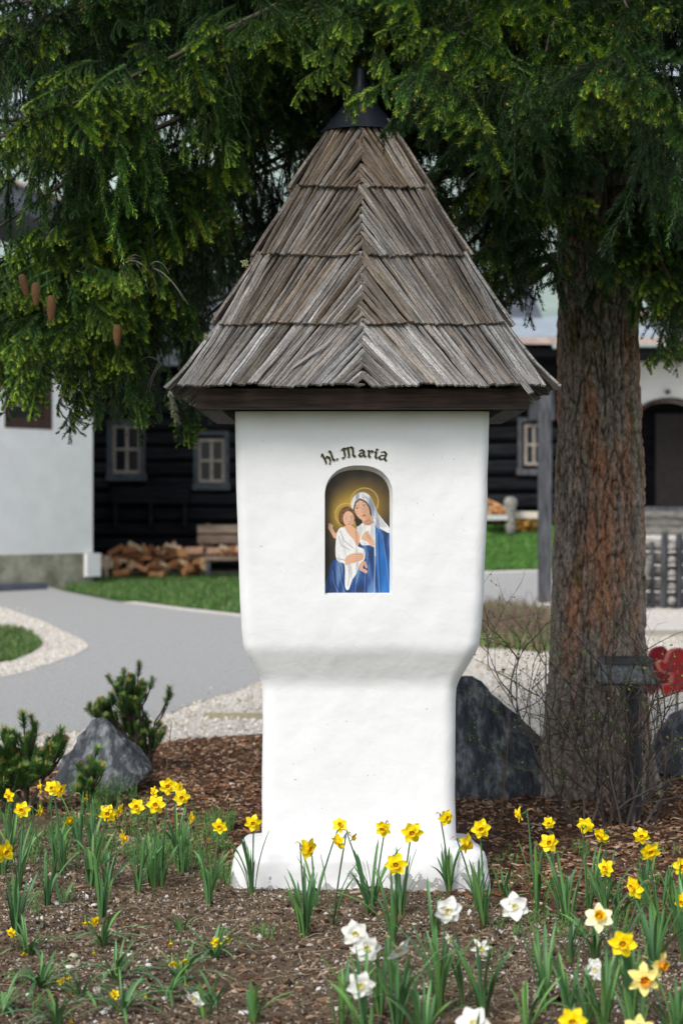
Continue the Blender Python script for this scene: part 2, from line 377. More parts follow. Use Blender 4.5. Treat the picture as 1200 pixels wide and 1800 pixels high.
# a few bigger stones that can be picked out
big = [(101, 1595, .03, 'white'), (165, 1601, .022, 'white'), (122, 1710, .036, 'white'), (428, 1795, .03, 'white'), (187, 1781, .022, 'grey'), (130, 1692, .03, 'cream'),
       (396, 1656, .02, 'white'), (545, 1670, .022, 'cream'), (262, 1708, .026, 'white'), (408, 1382, .03, 'white'), (232, 1380, .055, 'blue-grey'), (408, 1420, .028, 'tan'),
       (857, 1418, .05, 'tan'), (1080, 1462, .035, 'tan')]
stl = {'white': (.66, .64, .61), 'grey': (.36, .36, .36), 'cream': (.5, .44, .36), 'blue-grey': (.30, .36, .40), 'tan': (.38, .27, .17)}
where = ['below the tall daffodils at the left edge', 'beside the dwarf daffodil under the leaning stem', 'between two dwarf daffodils at lower left', 'at the bottom edge left of the white daffodils',
         'among dwarf leaves near the bottom left', 'lying in the middle of the left soil', 'left of the shrine plinth on bare soil', 'in front of the shrine on bare soil',
         'left of the yellow dwarf clump', 'on the mulch beside the shrine column', 'flat on the mulch beside the left rock', 'on the mulch above the daffodil left of the plinth',
         'on the mulch right of the plinth', 'on the mulch under the bare shrub']
for k, (px, py, s_, cn) in enumerate(big):
    g = G(px, py); z = gz(g.x, g.y)
    bm = bmesh.new(); bmesh.ops.create_icosphere(bm, subdivisions=2, radius=s_ * .5)
    for v in bm.verts:
        v.co *= 1 + .35 * mnoise.noise(v.co * 60 + Vector((k * 9, 0, 0))); v.co.x *= 1.25; v.co.z *= .55
    mb_ = MB(); mb_.add([v.co[:] for v in bm.verts], [[v.index for v in f.verts] for f in bm.faces], stl[cn]); bm.free()
    o = mb_.build('stone', M['vc']); o.location = (g.x, g.y, z + s_ * .15); o.rotation_euler.z = k
    tag(o, f'small {cn} stone {where[k]}', 'stone', 'single stones lying on the bed')
# grass blades
def blades(poly, N, y0, y1, h, cols, name, label, xlim=9, lift=.0):
    p = sample(poly, N, y0, y1, xlim); N = len(p)
    bv = np.array([[-.5, 0, 0], [.5, 0, 0], [.35, .1, .55], [-.35, .1, .55], [0, .35, 1]]); 
    b = MB(); hh = rng.uniform(.6, 1.3, N) * h
    T = np.column_stack([p, terr(p[:, 0], p[:, 1]) + lift]); Rm = rotz(rng.uniform(0, 6.28, N)) @ rotx(rng.normal(0, .35, N)); Sc = np.stack([hh * .16, hh, hh], 1); c = pal(cols, N, .2)
    b.inst(bv, np.array([[0, 1, 2, 3]]), T, Rm, Sc, c); b.inst(bv, np.array([[3, 2, 4]]), T, Rm, Sc, c)
    tag(b.build(name, M['leafy']), label, 'grass', kind='stuff')
gc = [(.06, .17, .025), (.045, .13, .02), (.09, .21, .04), (.10, .19, .05), (.20, .22, .08), (.04, .10, .02)]
blades(pl1, 32000, 27, 41, .085, gc, 'lawn_grass', 'short green lawn grass between the asphalt and the log house')
blades(pl2, 26000, 29, 38, .085, [(.09, .22, .035), (.07, .18, .03), (.12, .26, .05)], 'lawn_grass', 'bright green lawn grass sloping up behind the shrine at right')
blades(pig, 9000, 16, 34, .07, gc + [(.2, .17, .09)], 'lawn_grass', 'green grass patch inside the gravel strip at left', lift=.008)
blades(pv, 7000, 20, 32, .16, [(.09, .17, .04), (.26, .20, .12), (.30, .22, .14), (.12, .2, .05)], 'verge_grass', 'dry and green verge grass between shrine and spruce trunk')
# ---------------------------------------------------------------- houses behind
def pbox(b, x0, x1, y0, y1, Y, d, col=(.5, .5, .5), front=True):
    """a box whose front face spans photograph points at distance Y and which goes back by d"""
    a, c = P(x0, y1, Y), P(x1, y0, Y)
    b.box(((a.x + c.x) / 2, Y + d / 2, (a.z + c.z) / 2), (c.x - a.x, abs(d), c.z - a.z), col)
# --- black log house
YL = 40.0
g0 = P(150, 1012, YL)
log = empty('log_house', (g0.x + 4, YL, float(terr(g0.x, YL))), 'blackened log house with small four-pane windows behind the firewood', 'house')
xa, xb = P(120, 0, YL).x, P(1010, 0, YL).x
zt = 5.0; nl = 15; z0 = .12; h = (zt - z0) / nl
wins = [(190, 253, 738, 848), (341, 401, 758, 862)]
proto = {}
def logpiece(x0, x1, z, hh, Y, root, name='log', mt=None):
    b = MB(); L_ = x1 - x0; ns = max(2, int(L_ / 1.2)); rings = []
    for i in range(ns + 1):
        x = x0 + L_ * i / ns; dy = .02 * mnoise.noise(Vector((x * .9, z * 5, 0)))
        rings.append([(x, Y + dy + q[0], z + q[1] * hh) for q in ((.0, .1), (-.05, .28), (-.05, .72), (.0, .9), (.2, .97), (.2, .03))])
    b.loft(rings, caps=True); return part(b, name, mt or M['darklog'], root)
for k in range(nl):
    z = z0 + k * h
    segs = [(xa, xb)]
    for (wx0, wx1, wy0, wy1) in wins:
        wa, wb = P(wx0, wy1, YL), P(wx1, wy0, YL)
        if z + h > wa.z and z < wb.z:
            ns = []
            for s0, s1 in segs:
                if wa.x > s0 and wb.x < s1: ns += [(s0, wa.x), (wb.x, s1)]
                else: ns.append((s0, s1))
            segs = ns
    for s0, s1 in segs: logpiece(s0, s1, z, h, YL, log)
b = MB(); b.box(((xa + xb) / 2, YL + 3.3, 2.4), (xb - xa, 6, 4.9), (.02, .02, .02)); part(b, 'interior', M['darklog'], log)
b = MB(); b.box(((xa + xb) / 2, YL + 3.0, .05), (xb - xa + .1, 6.4, .6)); part(b, 'stone_footing', M['concrete'], log)
# roof over it
def roofslab(root, x0, x1, ye, ze, yr, zr, th, mt, name='roof', fas=None):
    b = MB(); v = [(x0, ye, ze), (x1, ye, ze), (x1, yr, zr), (x0, yr, zr), (x0, ye, ze - th), (x1, ye, ze - th), (x1, yr, zr - th), (x0, yr, zr - th)]
    b.add(v, [[0, 1, 2, 3], [7, 6, 5, 4], [0, 4, 5, 1], [1, 5, 6, 2], [2, 6, 7, 3], [3, 7, 4, 0]]); o = part(b, name, mt, root)
    return o
roofslab(log, xa - 1, P(960, 0, YL).x, YL - 1.6, 4.9, YL + 4, 7.2, .25, M['darkroof'])
def window(root, fx0, fx1, fy0, fy1, sx0, sx1, sy0, sy1, Y, cols=2, rows=2, frame=M['surround'], sash=M['sash'], proud=.07, br=.05):
    b = MB(); bw = (fx1 - fx0) * .13
    pbox(b, fx0, fx0 + bw, fy0, fy1, Y - proud, .16); pbox(b, fx1 - bw, fx1, fy0, fy1, Y - proud, .16)
    pbox(b, fx0 + bw, fx1 - bw, fy0, fy0 + bw, Y - proud, .15); w_ = part(b, 'window', frame, root)
    b = MB(); pbox(b, fx0 - 2, fx1 + 2, fy1 - bw * 1.1, fy1 + 3, Y - proud - .06, .14); b.build('sill', frame, w_)
    pw = 5.2
    b = MB(); cx = (sx0 + sx1) / 2; t = 4.0
    pbox(b, sx0, sx0 + pw, sy0, sy1, Y + .0, .06); pbox(b, sx1 - pw, sx1, sy0, sy1, Y, .06)
    pbox(b, sx0 + pw, sx1 - pw, sy0, sy0 + pw, Y + .002, .05); pbox(b, sx0 + pw, sx1 - pw, sy1 - pw, sy1, Y + .002, .05)
    if cols == 2: pbox(b, cx - 2.6, cx + 2.6, sy0 + pw, sy1 - pw, Y + .004, .05)
    if rows == 2: pbox(b, sx0 + pw, sx1 - pw, (sy0 + sy1) / 2 - 2.2, (sy0 + sy1) / 2 + 2.2, Y + .008, .04)
    b.build('sash', sash, w_)
    xs_ = [sx0 + pw, cx, sx1 - pw] if cols == 2 else [sx0 + pw, sx1 - pw]; ys_ = [sy0 + pw, (sy0 + sy1) / 2, sy1 - pw] if rows == 2 else [sy0 + pw, sy1 - pw]
    for i in range(len(xs_) - 1):
        for j in range(len(ys_) - 1):
            b = MB(); pbox(b, xs_[i], xs_[i + 1], ys_[j], ys_[j + 1], Y + .07, .01); b.build('pane', M['glass'], w_)
    return w_
window(log, 188, 255, 738, 842, 198, 248, 747, 832, YL)
window(log, 340, 402, 757, 858, 348, 395, 771, 848, YL)
# ledge and brackets below the windows
b = MB(); pbox(b, 196, 332, 857, 884, YL - .35, .28); part(b, 'ledge', M['darklog'], log)
b = MB(); pbox(b, 200, 206, 884, 925, YL - .3, .25); pbox(b, 262, 268, 884, 925, YL - .3, .25); pbox(b, 322, 328, 884, 925, YL - .3, .25); part(b, 'ledge_bracket', M['darklog'], log)
# --- small uphill barn right of the shrine
YB = 37.6
g1 = P(850, 925, YB)
barn = empty('log_barn', (g1.x, YB, float(terr(g1.x, YB))), 'dark log barn with grey-framed window right of the shrine', 'barn')
bx0, bx1 = P(800, 0, YB).x, P(1062, 0, YB).x
for k in range(10):
    z = 1.0 + k * .34
    segs = [(bx0, bx1)]
    wa, wb = P(914, 828, YB), P(962, 738, YB)
    if z + .34 > wa.z and z < wb.z: segs = [(bx0, wa.x), (wb.x, bx1)]
    for s0, s1 in segs: logpiece(s0, s1, z, .34, YB, barn)
window(barn, 910, 966, 734, 832, 921, 955, 745, 818, YB, 2, 2, M['greywood'], M['sash'])
b = MB(); pbox(b, 930, 975, 682, 738, YB - .2, .3); part(b, 'gable_board', M['greywood'], barn)
b = MB(); b.box(((bx0 + bx1) / 2, YB + 2.2, 2.6), (bx1 - bx0 - .1, 4, 4.0)); part(b, 'interior', M['darklog'], barn)
M['darkdoor'] = mat('dark_door_boards', (.018, .013, .012), .7, .3, nscale=9, namp=.3)
# --- white house on the slope, one long pale roof over it and the barn
YH = 38.0
gh = P(1120, 890, YH)
wh = empty('white_farmhouse', (gh.x + 2, YH, float(terr(gh.x, YH))), 'white rendered farmhouse with arched dark doorway behind the spruce trunk', 'house')
x0, x1 = P(1062, 0, YH).x, P(1420, 0, YH).x
zb, ztp = 1.0, 5.0
cx, hw = P(1175, 0, YH).x, .62; zd0 = P(0, 889, YH).z; zs = P(0, 738, YH).z
arch = [(cx - hw, zd0)] + [(cx + hw * math.cos(a), zs + hw * .62 * math.sin(a)) for a in np.linspace(math.pi, 0, 15)] + [(cx + hw, zd0)]
def archwall(b, arch, x0, x1, z0, z1, Y, d):
    # wall with an arched opening, front and back faces plus the reveal
    n = len(arch)
    for yy, flip in ((Y, 0), (Y + d, 1)):
        left = [(x0, z0), (x0, z1)]; V = [(x0, yy, z0), (arch[0][0], yy, z0), (arch[0][0], yy, arch[0][1]), (x0, yy, z1)]; 
        pts = [(x0, z0), (x0, z1), (x1, z1), (x1, z0), (arch[-1][0], z0)] + arch[::-1] + [(arch[0][0], z0)]
        b.add([(p[0], yy, p[1]) for p in pts], [list(range(len(pts)))[::(1 if flip else -1)]])
    for k in range(n - 1):
        a, c = arch[k], arch[k + 1]
        b.add([(a[0], Y, a[1]), (c[0], Y, c[1]), (c[0], Y + d, c[1]), (a[0], Y + d, a[1])], [[0, 1, 2, 3]])
b = MB(); archwall(b, arch, x0, x1, zb, ztp, YH, .35); part(b, 'wall', M['white_house'], wh)
b = MB(); ring = []
for k, (x, z) in enumerate(arch):
    f = 1.12
    ring.append((x, z))
inner = arch; outer = [(cx + (x - cx) * 1.09, z + (.07 if 0 < k < len(arch) - 1 else 0)) for k, (x, z) in enumerate(arch)]
for k in range(len(arch) - 1):
    a, c, d_, e = inner[k], inner[k + 1], outer[k + 1], outer[k]
    b.add([(q[0], YH - .05, q[1]) for q in (a, c, d_, e)] + [(q[0], YH + .05, q[1]) for q in (a, c, d_, e)], [[0, 1, 2, 3], [7, 6, 5, 4], [0, 4, 5, 1], [2, 6, 7, 3]])
part(b, 'door_arch', M['brownframe'], wh)
b = MB(); b.box((cx, YH + 1.3, 3.0), (3.4, 1.2, 4.0), (.02, .02, .02)); part(b, 'dark_hall', M['darklog'], wh)
b = MB(); b.box((cx + .12, YH + .5, zd0 + .95), (.62, .06, 1.9)); part(b, 'door', M['darkdoor'], wh)
b = MB(); b.box(((x0 + x1) / 2, YH + 3, 3), (x1 - x0 - .1, 5, 3.9)); 
for k in range(3):
    bb = MB(); bb.box(((x0 + x1) / 2, YH - .9 + k * .02, 1.28 + k * .15), (x1 - x0, 1.7 - k * .1, .13)); part(bb, 'porch_beam', M['railwood'], wh)
bb = MB(); bb.box(((x0 + x1) / 2, YH - .8, 1.69), (x1 - x0, 1.62, .09)); part(bb, 'porch_floor', M['greywood'], wh)
bb = MB(); bb.tube([(P(1172, 0, YH).x, YH - .03, P(0, 689, YH).z), (P(1172, 0, YH).x, YH - .12, P(0, 689, YH).z)], .05, 8); part(bb, 'wall_lamp', M['surround'], wh)
rx0, rx1 = P(780, 0, 36.4).x, P(1420, 0, 36.4).x
ze = P(0, 590, 36.3).z; zr = P(0, 556, 41.2).z
roofslab(wh, rx0, rx1, 36.3, ze, 41.2, zr, .10, M['roofmetal'])
b = MB(); b.box(((rx0 + rx1) / 2, 36.27, ze - .10), (rx1 - rx0, .05, .13)); part(b, 'fascia_board', M['fascia'], wh)
b = MB(); b.box(((rx0 + rx1) / 2, 37.2, ze - .30), (rx1 - rx0, 1.5, .14)); part(b, 'soffit', M['darklog'], wh)
b = MB(); b.box(((rx0 + rx1) / 2 + 1.5, 41.0, zr + .02), (rx1 - rx0 - 3, .5, .17)); part(b, 'ridge_board', M['fascia'], wh)
# --- white house at left, turned a little, with brown framed window, footing and a deep dark roof edge
A = Vector((P(-420, 0, 30.5).x, 30.5)); Bv = Vector((P(163, 0, 36.0).x, 36.0)); du = (Bv - A).normalized(); Lw = (Bv - A).length; nrm = Vector((du.y, -du.x))
lh = empty('white_cottage', (Bv.x, Bv.y, float(terr(Bv.x, Bv.y))), 'white rendered cottage wall with brown window at the left edge', 'house')
def wl(s, z, o=0): q = A + du * s + nrm * o; return (q.x, q.y, z)
def wallbox(b, s0, s1, z0, z1, o0, o1):
    v = [wl(s, z, o) for s in (s0, s1) for o in (o0, o1) for z in (z0, z1)]
    b.add(v, [[0, 1, 3, 2], [4, 6, 7, 5], [0, 4, 5, 1], [2, 3, 7, 6], [0, 2, 6, 4], [1, 5, 7, 3]])
def spx(px):  # distance along the wall seen at photograph column px
    k = (px - 600) / FPX; return (k * A.y - A.x) / (du.x - k * du.y)
def zpx(py, s): return CZ - (py - 900) * (A + du * s).y / FPX
zf = zpx(972, Lw); w0, w1 = spx(8), spx(91); wz0 = zpx(755, w1); wz1 = wz0 + 1.55
b = MB(); wallbox(b, 0, w0, zf, 4.6, -.4, 0); wallbox(b, w1, Lw, zf, 4.6, -.4, 0); wallbox(b, w0, w1, zf, wz0, -.4, 0); wallbox(b, w0, w1, wz1, 4.6, -.4, 0); part(b, 'wall', M['white_house'], lh)
b = MB(); wallbox(b, 0, Lw - .02, -.1, zf - .004, -.4, .03); part(b, 'footing', M['concrete'], lh)
b = MB(); wallbox(b, Lw - .25, Lw + .1, zf - .45, zf - .01, -.3, .12); part(b, 'corner_stone', M['white_house'], lh)
fr = .13
b = MB(); wallbox(b, w0, w0 + fr, wz0, wz1, -.22, .012); wallbox(b, w1 - fr, w1, wz0, wz1, -.22, .012); wallbox(b, w0 + fr, w1 - fr, wz0, wz0 + fr * 1.5, -.22, .008); wallbox(b, w0 + fr, w1 - fr, wz1 - fr, wz1, -.22, .008)
wn = part(b, 'window', M['brownframe'], lh)
b = MB(); m_ = w0 + (w1 - w0) * .5; wallbox(b, w0 + fr, m_, wz0 + .42, wz0 + .50, -.2, -.12); wallbox(b, w0 + fr, w0 + fr + .07, wz0 + .5, wz1 - fr, -.2, -.12); wallbox(b, m_ - .14, m_ - .07, wz0 + .5, wz1 - fr, -.2, -.12); b.build('sash', M['sash'], wn)
b = MB(); wallbox(b, w0 + fr, w1 - fr, wz0 + .1, wz1, -.27, -.25); b.build('pane', M['glass'], wn)
b = MB(); wallbox(b, 0, Lw - .1, .0, 4.5, -5, -.45); part(b, 'interior', M['darklog'], lh)
# roof edge: broad verge board sloping down to the right
def roofq(b, px0, py0, px1, py1, Y0, Y1, th):
    a, c = P(px0, py0, Y0), P(px1, py1, Y1)
    back = Vector((-.5, 5.5, 0)); tv = Vector((0, 0, -th))
    v = [a, c, c + back, a + back, a + tv, c + tv, c + back + tv, a + back + tv]
    b.add([q[:] for q in v], [[0, 1, 2, 3], [7, 6, 5, 4], [0, 4, 5, 1], [1, 5, 6, 2], [2, 6, 7, 3], [3, 7, 4, 0]])
b = MB(); roofq(b, -300, 200, 170, 372, 30.5, 34, .5); part(b, 'roof', M['darkroof'], lh)
b = MB(); a, c = P(-300, 196, 30.45), P(170, 368, 33.95); 
b.add([q[:] for q in (a, c, c + Vector((0, 0, -.07)), a + Vector((0, 0, -.07)), a + Vector((0, .2, 0)), c + Vector((0, .2, 0)), c + Vector((0, .2, -.07)), a + Vector((0, .2, -.07)))], [[0, 1, 2, 3], [4, 7, 6, 5], [0, 4, 5, 1], [3, 2, 6, 7]])
part(b, 'verge_board', M['fascia'], lh)
b = MB(); a = A + nrm * 1.2; wallbox(b, 0, spx(52), terr(0, 33) - .05, float(terr(0, 33)) + .14, .05, .5); part(b, 'step', M['darkroof'], lh)

# --- bench in front of the log house
YBn = 38.6; gb = P(385, 1010, YBn)
bn = empty('bench', (gb.x, YBn, float(terr(gb.x, YBn))), 'old wooden bench with two-board backrest left of the shrine column', 'bench')
for (y0, y1) in ((923, 937), (940, 955)):
    b = MB(); pbox(b, 347, 452, y0, y1, YBn, .05); part(b, 'back_board', M['benchwood'], bn)
b = MB(); pbox(b, 358, 452, 978, 985, YBn - .55, .5); part(b, 'seat', M['benchwood'], bn)
for xx in (362, 440):
    b = MB(); pbox(b, xx, xx + 7, 920, 1011, YBn + .06, .08); part(b, 'leg', M['greywood'], bn)
    b = MB(); pbox(b, xx, xx + 7, 986, 1011, YBn - .5, .08); part(b, 'leg', M['greywood'], bn)
# --- split firewood
M['fire'] = mat('split_firewood', vcol=True, rough=.8, spec=.2, nscale=9, namp=.3)
def split_log(x, y, z, L_, r_, rot, col, group, label):
    b = MB(); a0 = random.uniform(0, 6); pts = [(0, 0)] + [(r_ * math.cos(a0 + t), r_ * math.sin(a0 + t)) for t in np.linspace(0, random.uniform(1.3, 3.0), 5)]
    n = len(pts); V = [(-L_ / 2, p[0], p[1]) for p in pts] + [(L_ / 2, p[0], p[1]) for p in pts]
    bark = (.10, .06, .04)
    b.add(V, [list(range(n))[::-1], list(range(n, 2 * n))] + [[i, (i + 1) % n, n + (i + 1) % n, n + i] for i in range(n)], [col] * n + [col] * n)
    o = b.build('split_log', M['fire']); o.location = (x, y, z); o.rotation_euler = rot
    return tag(o, label, 'log', group)
fc = [(.42, .20, .08), (.50, .27, .12), (.33, .14, .06), (.56, .38, .22), (.22, .10, .05), (.62, .46, .30)]
for k in range(95):
    px = random.uniform(158, 368); row = random.random()
    top = 985 + 12 * math.sin(px * .05) - (14 if 190 < px < 330 else 0)
    py = random.uniform(max(963, top - 18), 1008)
    Y = 38.9 + random.uniform(-.45, .25) - (py - 985) * .015; q = P(px, py, Y)
    split_log(q.x, Y, max(q.z, float(terr(q.x, Y)) + .05), random.uniform(.24, .40), random.uniform(.07, .13), (random.uniform(-.4, .4), random.uniform(-.6, .6), random.choice((random.uniform(-.5, .5), 1.57 + random.uniform(-.5, .5)))),
              random.choice(fc), 'split firewood piled against the log house', 'orange-brown split log in the low firewood pile against the log house')
for k, (px, py, L_) in enumerate([(378, 968, .5), (345, 967, .42)]):
    q = P(px, py, 38.7); b = MB(); b.box((0, 0, 0), (L_, .2, .13), (.50, .30, .20)); o = b.build('timber_block', M['fire']); o.location = q
    tag(o, ['pinkish squared timber block on the firewood beside the bench', 'pale squared timber block on top of the firewood pile'][k], 'timber block')
for k in range(14):
    q = P(random.uniform(390, 445), random.uniform(962, 976), 38.3)
    split_log(q.x, q.y, q.z, .3, .08, (random.uniform(-.3, .3), random.uniform(-.3, .3), random.uniform(-1, 1)), random.choice(fc), 'split logs on the bench', 'split log lying on the old wooden bench')
for k in range(44):
    px = random.uniform(848, 892); py = random.uniform(880 + (px - 848) * .5, 912); Y = 36.6 + random.uniform(-.2, .2); q = P(px, py, Y)
    split_log(q.x, Y, q.z, random.uniform(.25, .4), random.uniform(.06, .11), (0, random.uniform(-.5, .5), random.uniform(-1.5, 1.5)), random.choice(fc[:4]), 'firewood beside the carved post', 'orange split log in the heap left of the grey carved post')
for k in range(40):
    px = random.uniform(905, 947); py = random.uniform(912, 932); Y = 36.5 + random.uniform(-.2, .2); q = P(px, py, Y)
    split_log(q.x, Y, q.z, random.uniform(.25, .4), random.uniform(.06, .11), (0, random.uniform(-.5, .5), random.uniform(-1.5, 1.5)), [(.55, .30, .07), (.48, .24, .06), (.6, .36, .12)][k % 3], 'firewood under the pale board', 'orange split log under the pale board right of the carved post')
def plank(name, px0, px1, py0, py1, Y, d, col, label, cat):
    b = MB(); a, c = P(px0, py1, Y), P(px1, py0, Y); cc = ((a.x + c.x) / 2, Y, (a.z + c.z) / 2)
    b.box((0, 0, 0), (c.x - a.x, d, c.z - a.z), col); o = b.build(name, M['vc']); o.location = cc; return tag(o, label, cat)
plank('cover_board', 900, 950, 899, 911, 36.5, .7, (.62, .56, .46), 'pale cover board lying on firewood beside the carved post', 'board')
plank('stone_slab', 848, 890, 905, 914, 36.1, .6, (.5, .5, .47), 'pale stone slab seat left of the carved post', 'slab')
b = MB(); q = P(897, 940, 35.9); s_ = 35.9 / FPX
prof = [(0, 8), (14, 8.5), (26, 7.5), (38, 8), (48, 10.5), (58, 12.5), (64, 10), (67, 4)]
b.tube([(0, 0, h_ * s_) for h_, r in prof], [r * s_ for h_, r in prof], 12); o = b.build('carved_post', M['railwood'], smooth=True); o.location = q
tag(o, 'stout grey carved post with rounded head among the firewood', 'post')
# --- tall grey post and the rail fence
q = P(957, 1067, 28.5); gy = float(terr(q.x, 28.5)); b = MB()
b.box((0, 0, 1.6), (.19, .19, 3.3)); pt = empty('wooden_post', (q.x, 28.5, gy), 'tall square weathered post standing left of the spruce trunk', 'post')
o = b.build('shaft', M['greywood'], pt)
b = MB(); b.box((0, 0, 3.33), (.26, .26, .07)); b.build('cap', M['greywood'], pt)
YF = 28.0
fn = empty('rail_fence', (P(1160, 0, YF).x, YF, float(terr(4.8, YF))), 'weathered rail fence with upright stakes right of the spruce trunk', 'fence')
for k in range(5):
    zc = float(terr(4.8, YF)) + .12 + k * .2
    b = MB(); b.tube([(P(1085, 0, YF).x, YF + .1 * (k % 2), zc + .03), (P(1170, 0, YF).x, YF, zc), (P(1290, 0, YF).x, YF + .05, zc + .04)], [.085, .09, .075], 8, (.4, .4, .4)); part(b, 'rail', M['railwood'], fn, smooth=True)
for px, w_, top in ((1167, 9, 935), (1193, 9, 938), (1146, 6, 952), (1225, 9, 936), (1256, 9, 940)):
    a = P(px, top, YF - .15); zb_ = float(terr(a.x, YF)); b = MB(); ww = w_ * YF / FPX
    b.box((a.x, YF - .15, (a.z + zb_) / 2), (ww, ww, a.z - zb_), rot=Euler((0, random.uniform(-.03, .03), random.uniform(0, 1)))); part(b, 'stake', M['greywood'], fn)
for px in (1130, 1180, 1212, 1243):
    b = MB()
    for j in range(5):
        b.tube([(P(px, 0, YF - .3).x, YF - .3, float(terr(4.8, YF)) + .1 + .2 * j), (P(px + 3, 0, YF + .3).x, YF + .3, float(terr(4.8, YF)) + .13 + .2 * j)], .06, 8)
    part(b, 'cross_log', M['railwood'], fn, smooth=True)
b = MB(); b.tube([P(1126, 1052, YF - .4)[:], P(1142, 975, YF - .4)[:]], .05, 7); part(b, 'brace', M['railwood'], fn)
# long low kerb in the gravel and the edging board left of the shrine
plank('kerb_timber', 1120, 1330, 1109, 1119, 23.5, .25, (.33, .31, .26), 'long low timber kerb in the pale gravel right of the trunk', 'kerb')
g = G(400, 1264)
b = MB(); b.box((0, 0, 0), (.62, .045, .05), (.36, .33, .22)); o = b.build('edging_board', M['vc']); o.location = (g.x + .12, g.y, .02); o.rotation_euler.z = -.05
tag(o, 'weathered edging board lying in gravel left of the shrine column', 'board')
# --- two red wooden hearts on slanting feet
Yr = 14.0
def heart_out(n=40):
    return [(.5 * math.sin(t) ** 3 * .98, (13 * math.cos(t) - 5 * math.cos(2 * t) - 2 * math.cos(3 * t) - math.cos(4 * t)) / 34 + .07) for t in np.linspace(0, 2 * math.pi, n, endpoint=False)]
M['red'] = mat('red_painted_wood', (.42, .006, .012), .45, .4, nscale=6, namp=.15)
M['redshade'] = mat('dull_red_wood', (.26, .004, .014), .6, .3)
M['rededge'] = mat('worn_red_edge', (.62, .16, .13), .6, .3)
for k, (px, lab, yy, ol) in enumerate([
    (1158, 'dark red wooden cut-out figure standing behind the brighter red one', 14.4, [(1141, 1156), (1145, 1145), (1152, 1139), (1162, 1137), (1169, 1142), (1173, 1152), (1171, 1166), (1166, 1177), (1170, 1184), (1186, 1186), (1188, 1202), (1166, 1206), (1152, 1212), (1142, 1220), (1139, 1213), (1137, 1205), (1141, 1202), (1149, 1196), (1153, 1187), (1152, 1180), (1146, 1174), (1143, 1166), (1144, 1158)]),
    (1192, 'bright red wooden cut-out figure with pale edge at the right border', 13.8, [(1156, 1166), (1158, 1162), (1162, 1161), (1166, 1164), (1170, 1163), (1173, 1154), (1178, 1145), (1187, 1140), (1197, 1141), (1210, 1150), (1222, 1148), (1230, 1165), (1228, 1200), (1212, 1212), (1196, 1214), (1180, 1217), (1168, 1223), (1164, 1216), (1162, 1208), (1166, 1204), (1176, 1202), (1180, 1196), (1181, 1186), (1176, 1184), (1166, 1182), (1159, 1176)])]):
    c = P(px, 1160, yy); root = empty('wooden_figure', (c.x, yy, 0), lab, 'garden ornament')
    ol = smooth_poly(ol, 3); ol = [(P(x, y, yy).x, P(x, y, yy).z) for x, y in ol]; m = len(ol); th = .035; b = MB()
    b.add([(x, yy - th, z) for x, z in ol] + [(x, yy + th, z) for x, z in ol], [list(range(m)), list(range(m, 2 * m))[::-1]], mi=0)
    b.add([(x, yy - th, z) for x, z in ol] + [(x - .012, yy + th, z) for x, z in ol], [[i, m + i, m + (i + 1) % m, (i + 1) % m] for i in range(m)], mi=1)
    # rounded pale bevel along the front edge
    b.tube([(x, yy - th + .004, z) for x, z in ol + ol[:1]], .008, 6, mi=1, caps=False)
    part(b, 'cut_out', [M['red'] if k else M['redshade'], M['rededge'] if k else M['redshade']], root)
    b = MB(); b.tube([(c.x, yy + .05, 0), (c.x, yy + .05, P(0, 1200, yy).z)], .008, 6); part(b, 'rod', M['greywood'], root)
# --- dark lantern-like feeding box on a post beside the trunk
Yl = 9.9; s_ = Yl / FPX; c = P(1100, 1180, Yl)
lb = empty('garden_lamp', (c.x, Yl, 0), 'low dark metal garden lamp with flat lid in front of the trunk', 'lamp')
def pyr(b, cx, cz, w0, w1, z0, z1, Y, d0, d1):
    b.add([(cx - w0, Y - d0, z0), (cx + w0, Y - d0, z0), (cx + w0, Y + d0, z0), (cx - w0, Y + d0, z0), (cx - w1, Y - d1, z1), (cx + w1, Y - d1, z1), (cx + w1, Y + d1, z1), (cx - w1, Y + d1, z1)],
          [[0, 3, 2, 1], [4, 5, 6, 7], [0, 1, 5, 4], [1, 2, 6, 5], [2, 3, 7, 6], [3, 0, 4, 7]])
M['lampmetal'] = mat('dull_dark_metal', (.03, .036, .036), .5, .4, nscale=30, namp=.3)
M['lampglass'] = mat('grey_frosted_pane', (.10, .115, .12), .35, .5, nscale=40, namp=.7)
b = MB(); pyr(b, c.x, 0, 44 * s_, 42 * s_, c.z + 14 * s_, c.z + 24 * s_, Yl, .11, .105); part(b, 'lid', M['lampmetal'], lb)
b = MB(); pyr(b, c.x, 0, 49 * s_, 40 * s_, c.z - 18 * s_, c.z + 13.5 * s_, Yl, .13, .10); part(b, 'shade', M['lampglass'], lb)
b = MB()
for sx in (-1, 1): b.tube([(c.x + sx * 42 * s_ - .02, Yl - .105, c.z + 13 * s_), (c.x + sx * 49 * s_ - .02 * 0, Yl - .135, c.z - 19 * s_)], .006, 5)
b.tube([(c.x - 49 * s_, Yl - .135, c.z - 19 * s_), (c.x + 49 * s_, Yl - .135, c.z - 19 * s_)], .006, 5)
b.tube([(c.x + 22 * s_, Yl - .105, c.z + 13 * s_), (c.x + 28 * s_, Yl - .135, c.z - 19 * s_)], .007, 5); part(b, 'shade_frame', M['lampmetal'], lb)
b = MB(); b.tube([(c.x + .04, Yl, c.z - 18 * s_), (c.x + .04, Yl, 0)], .045, 10); part(b, 'post', M['lampmetal'], lb)
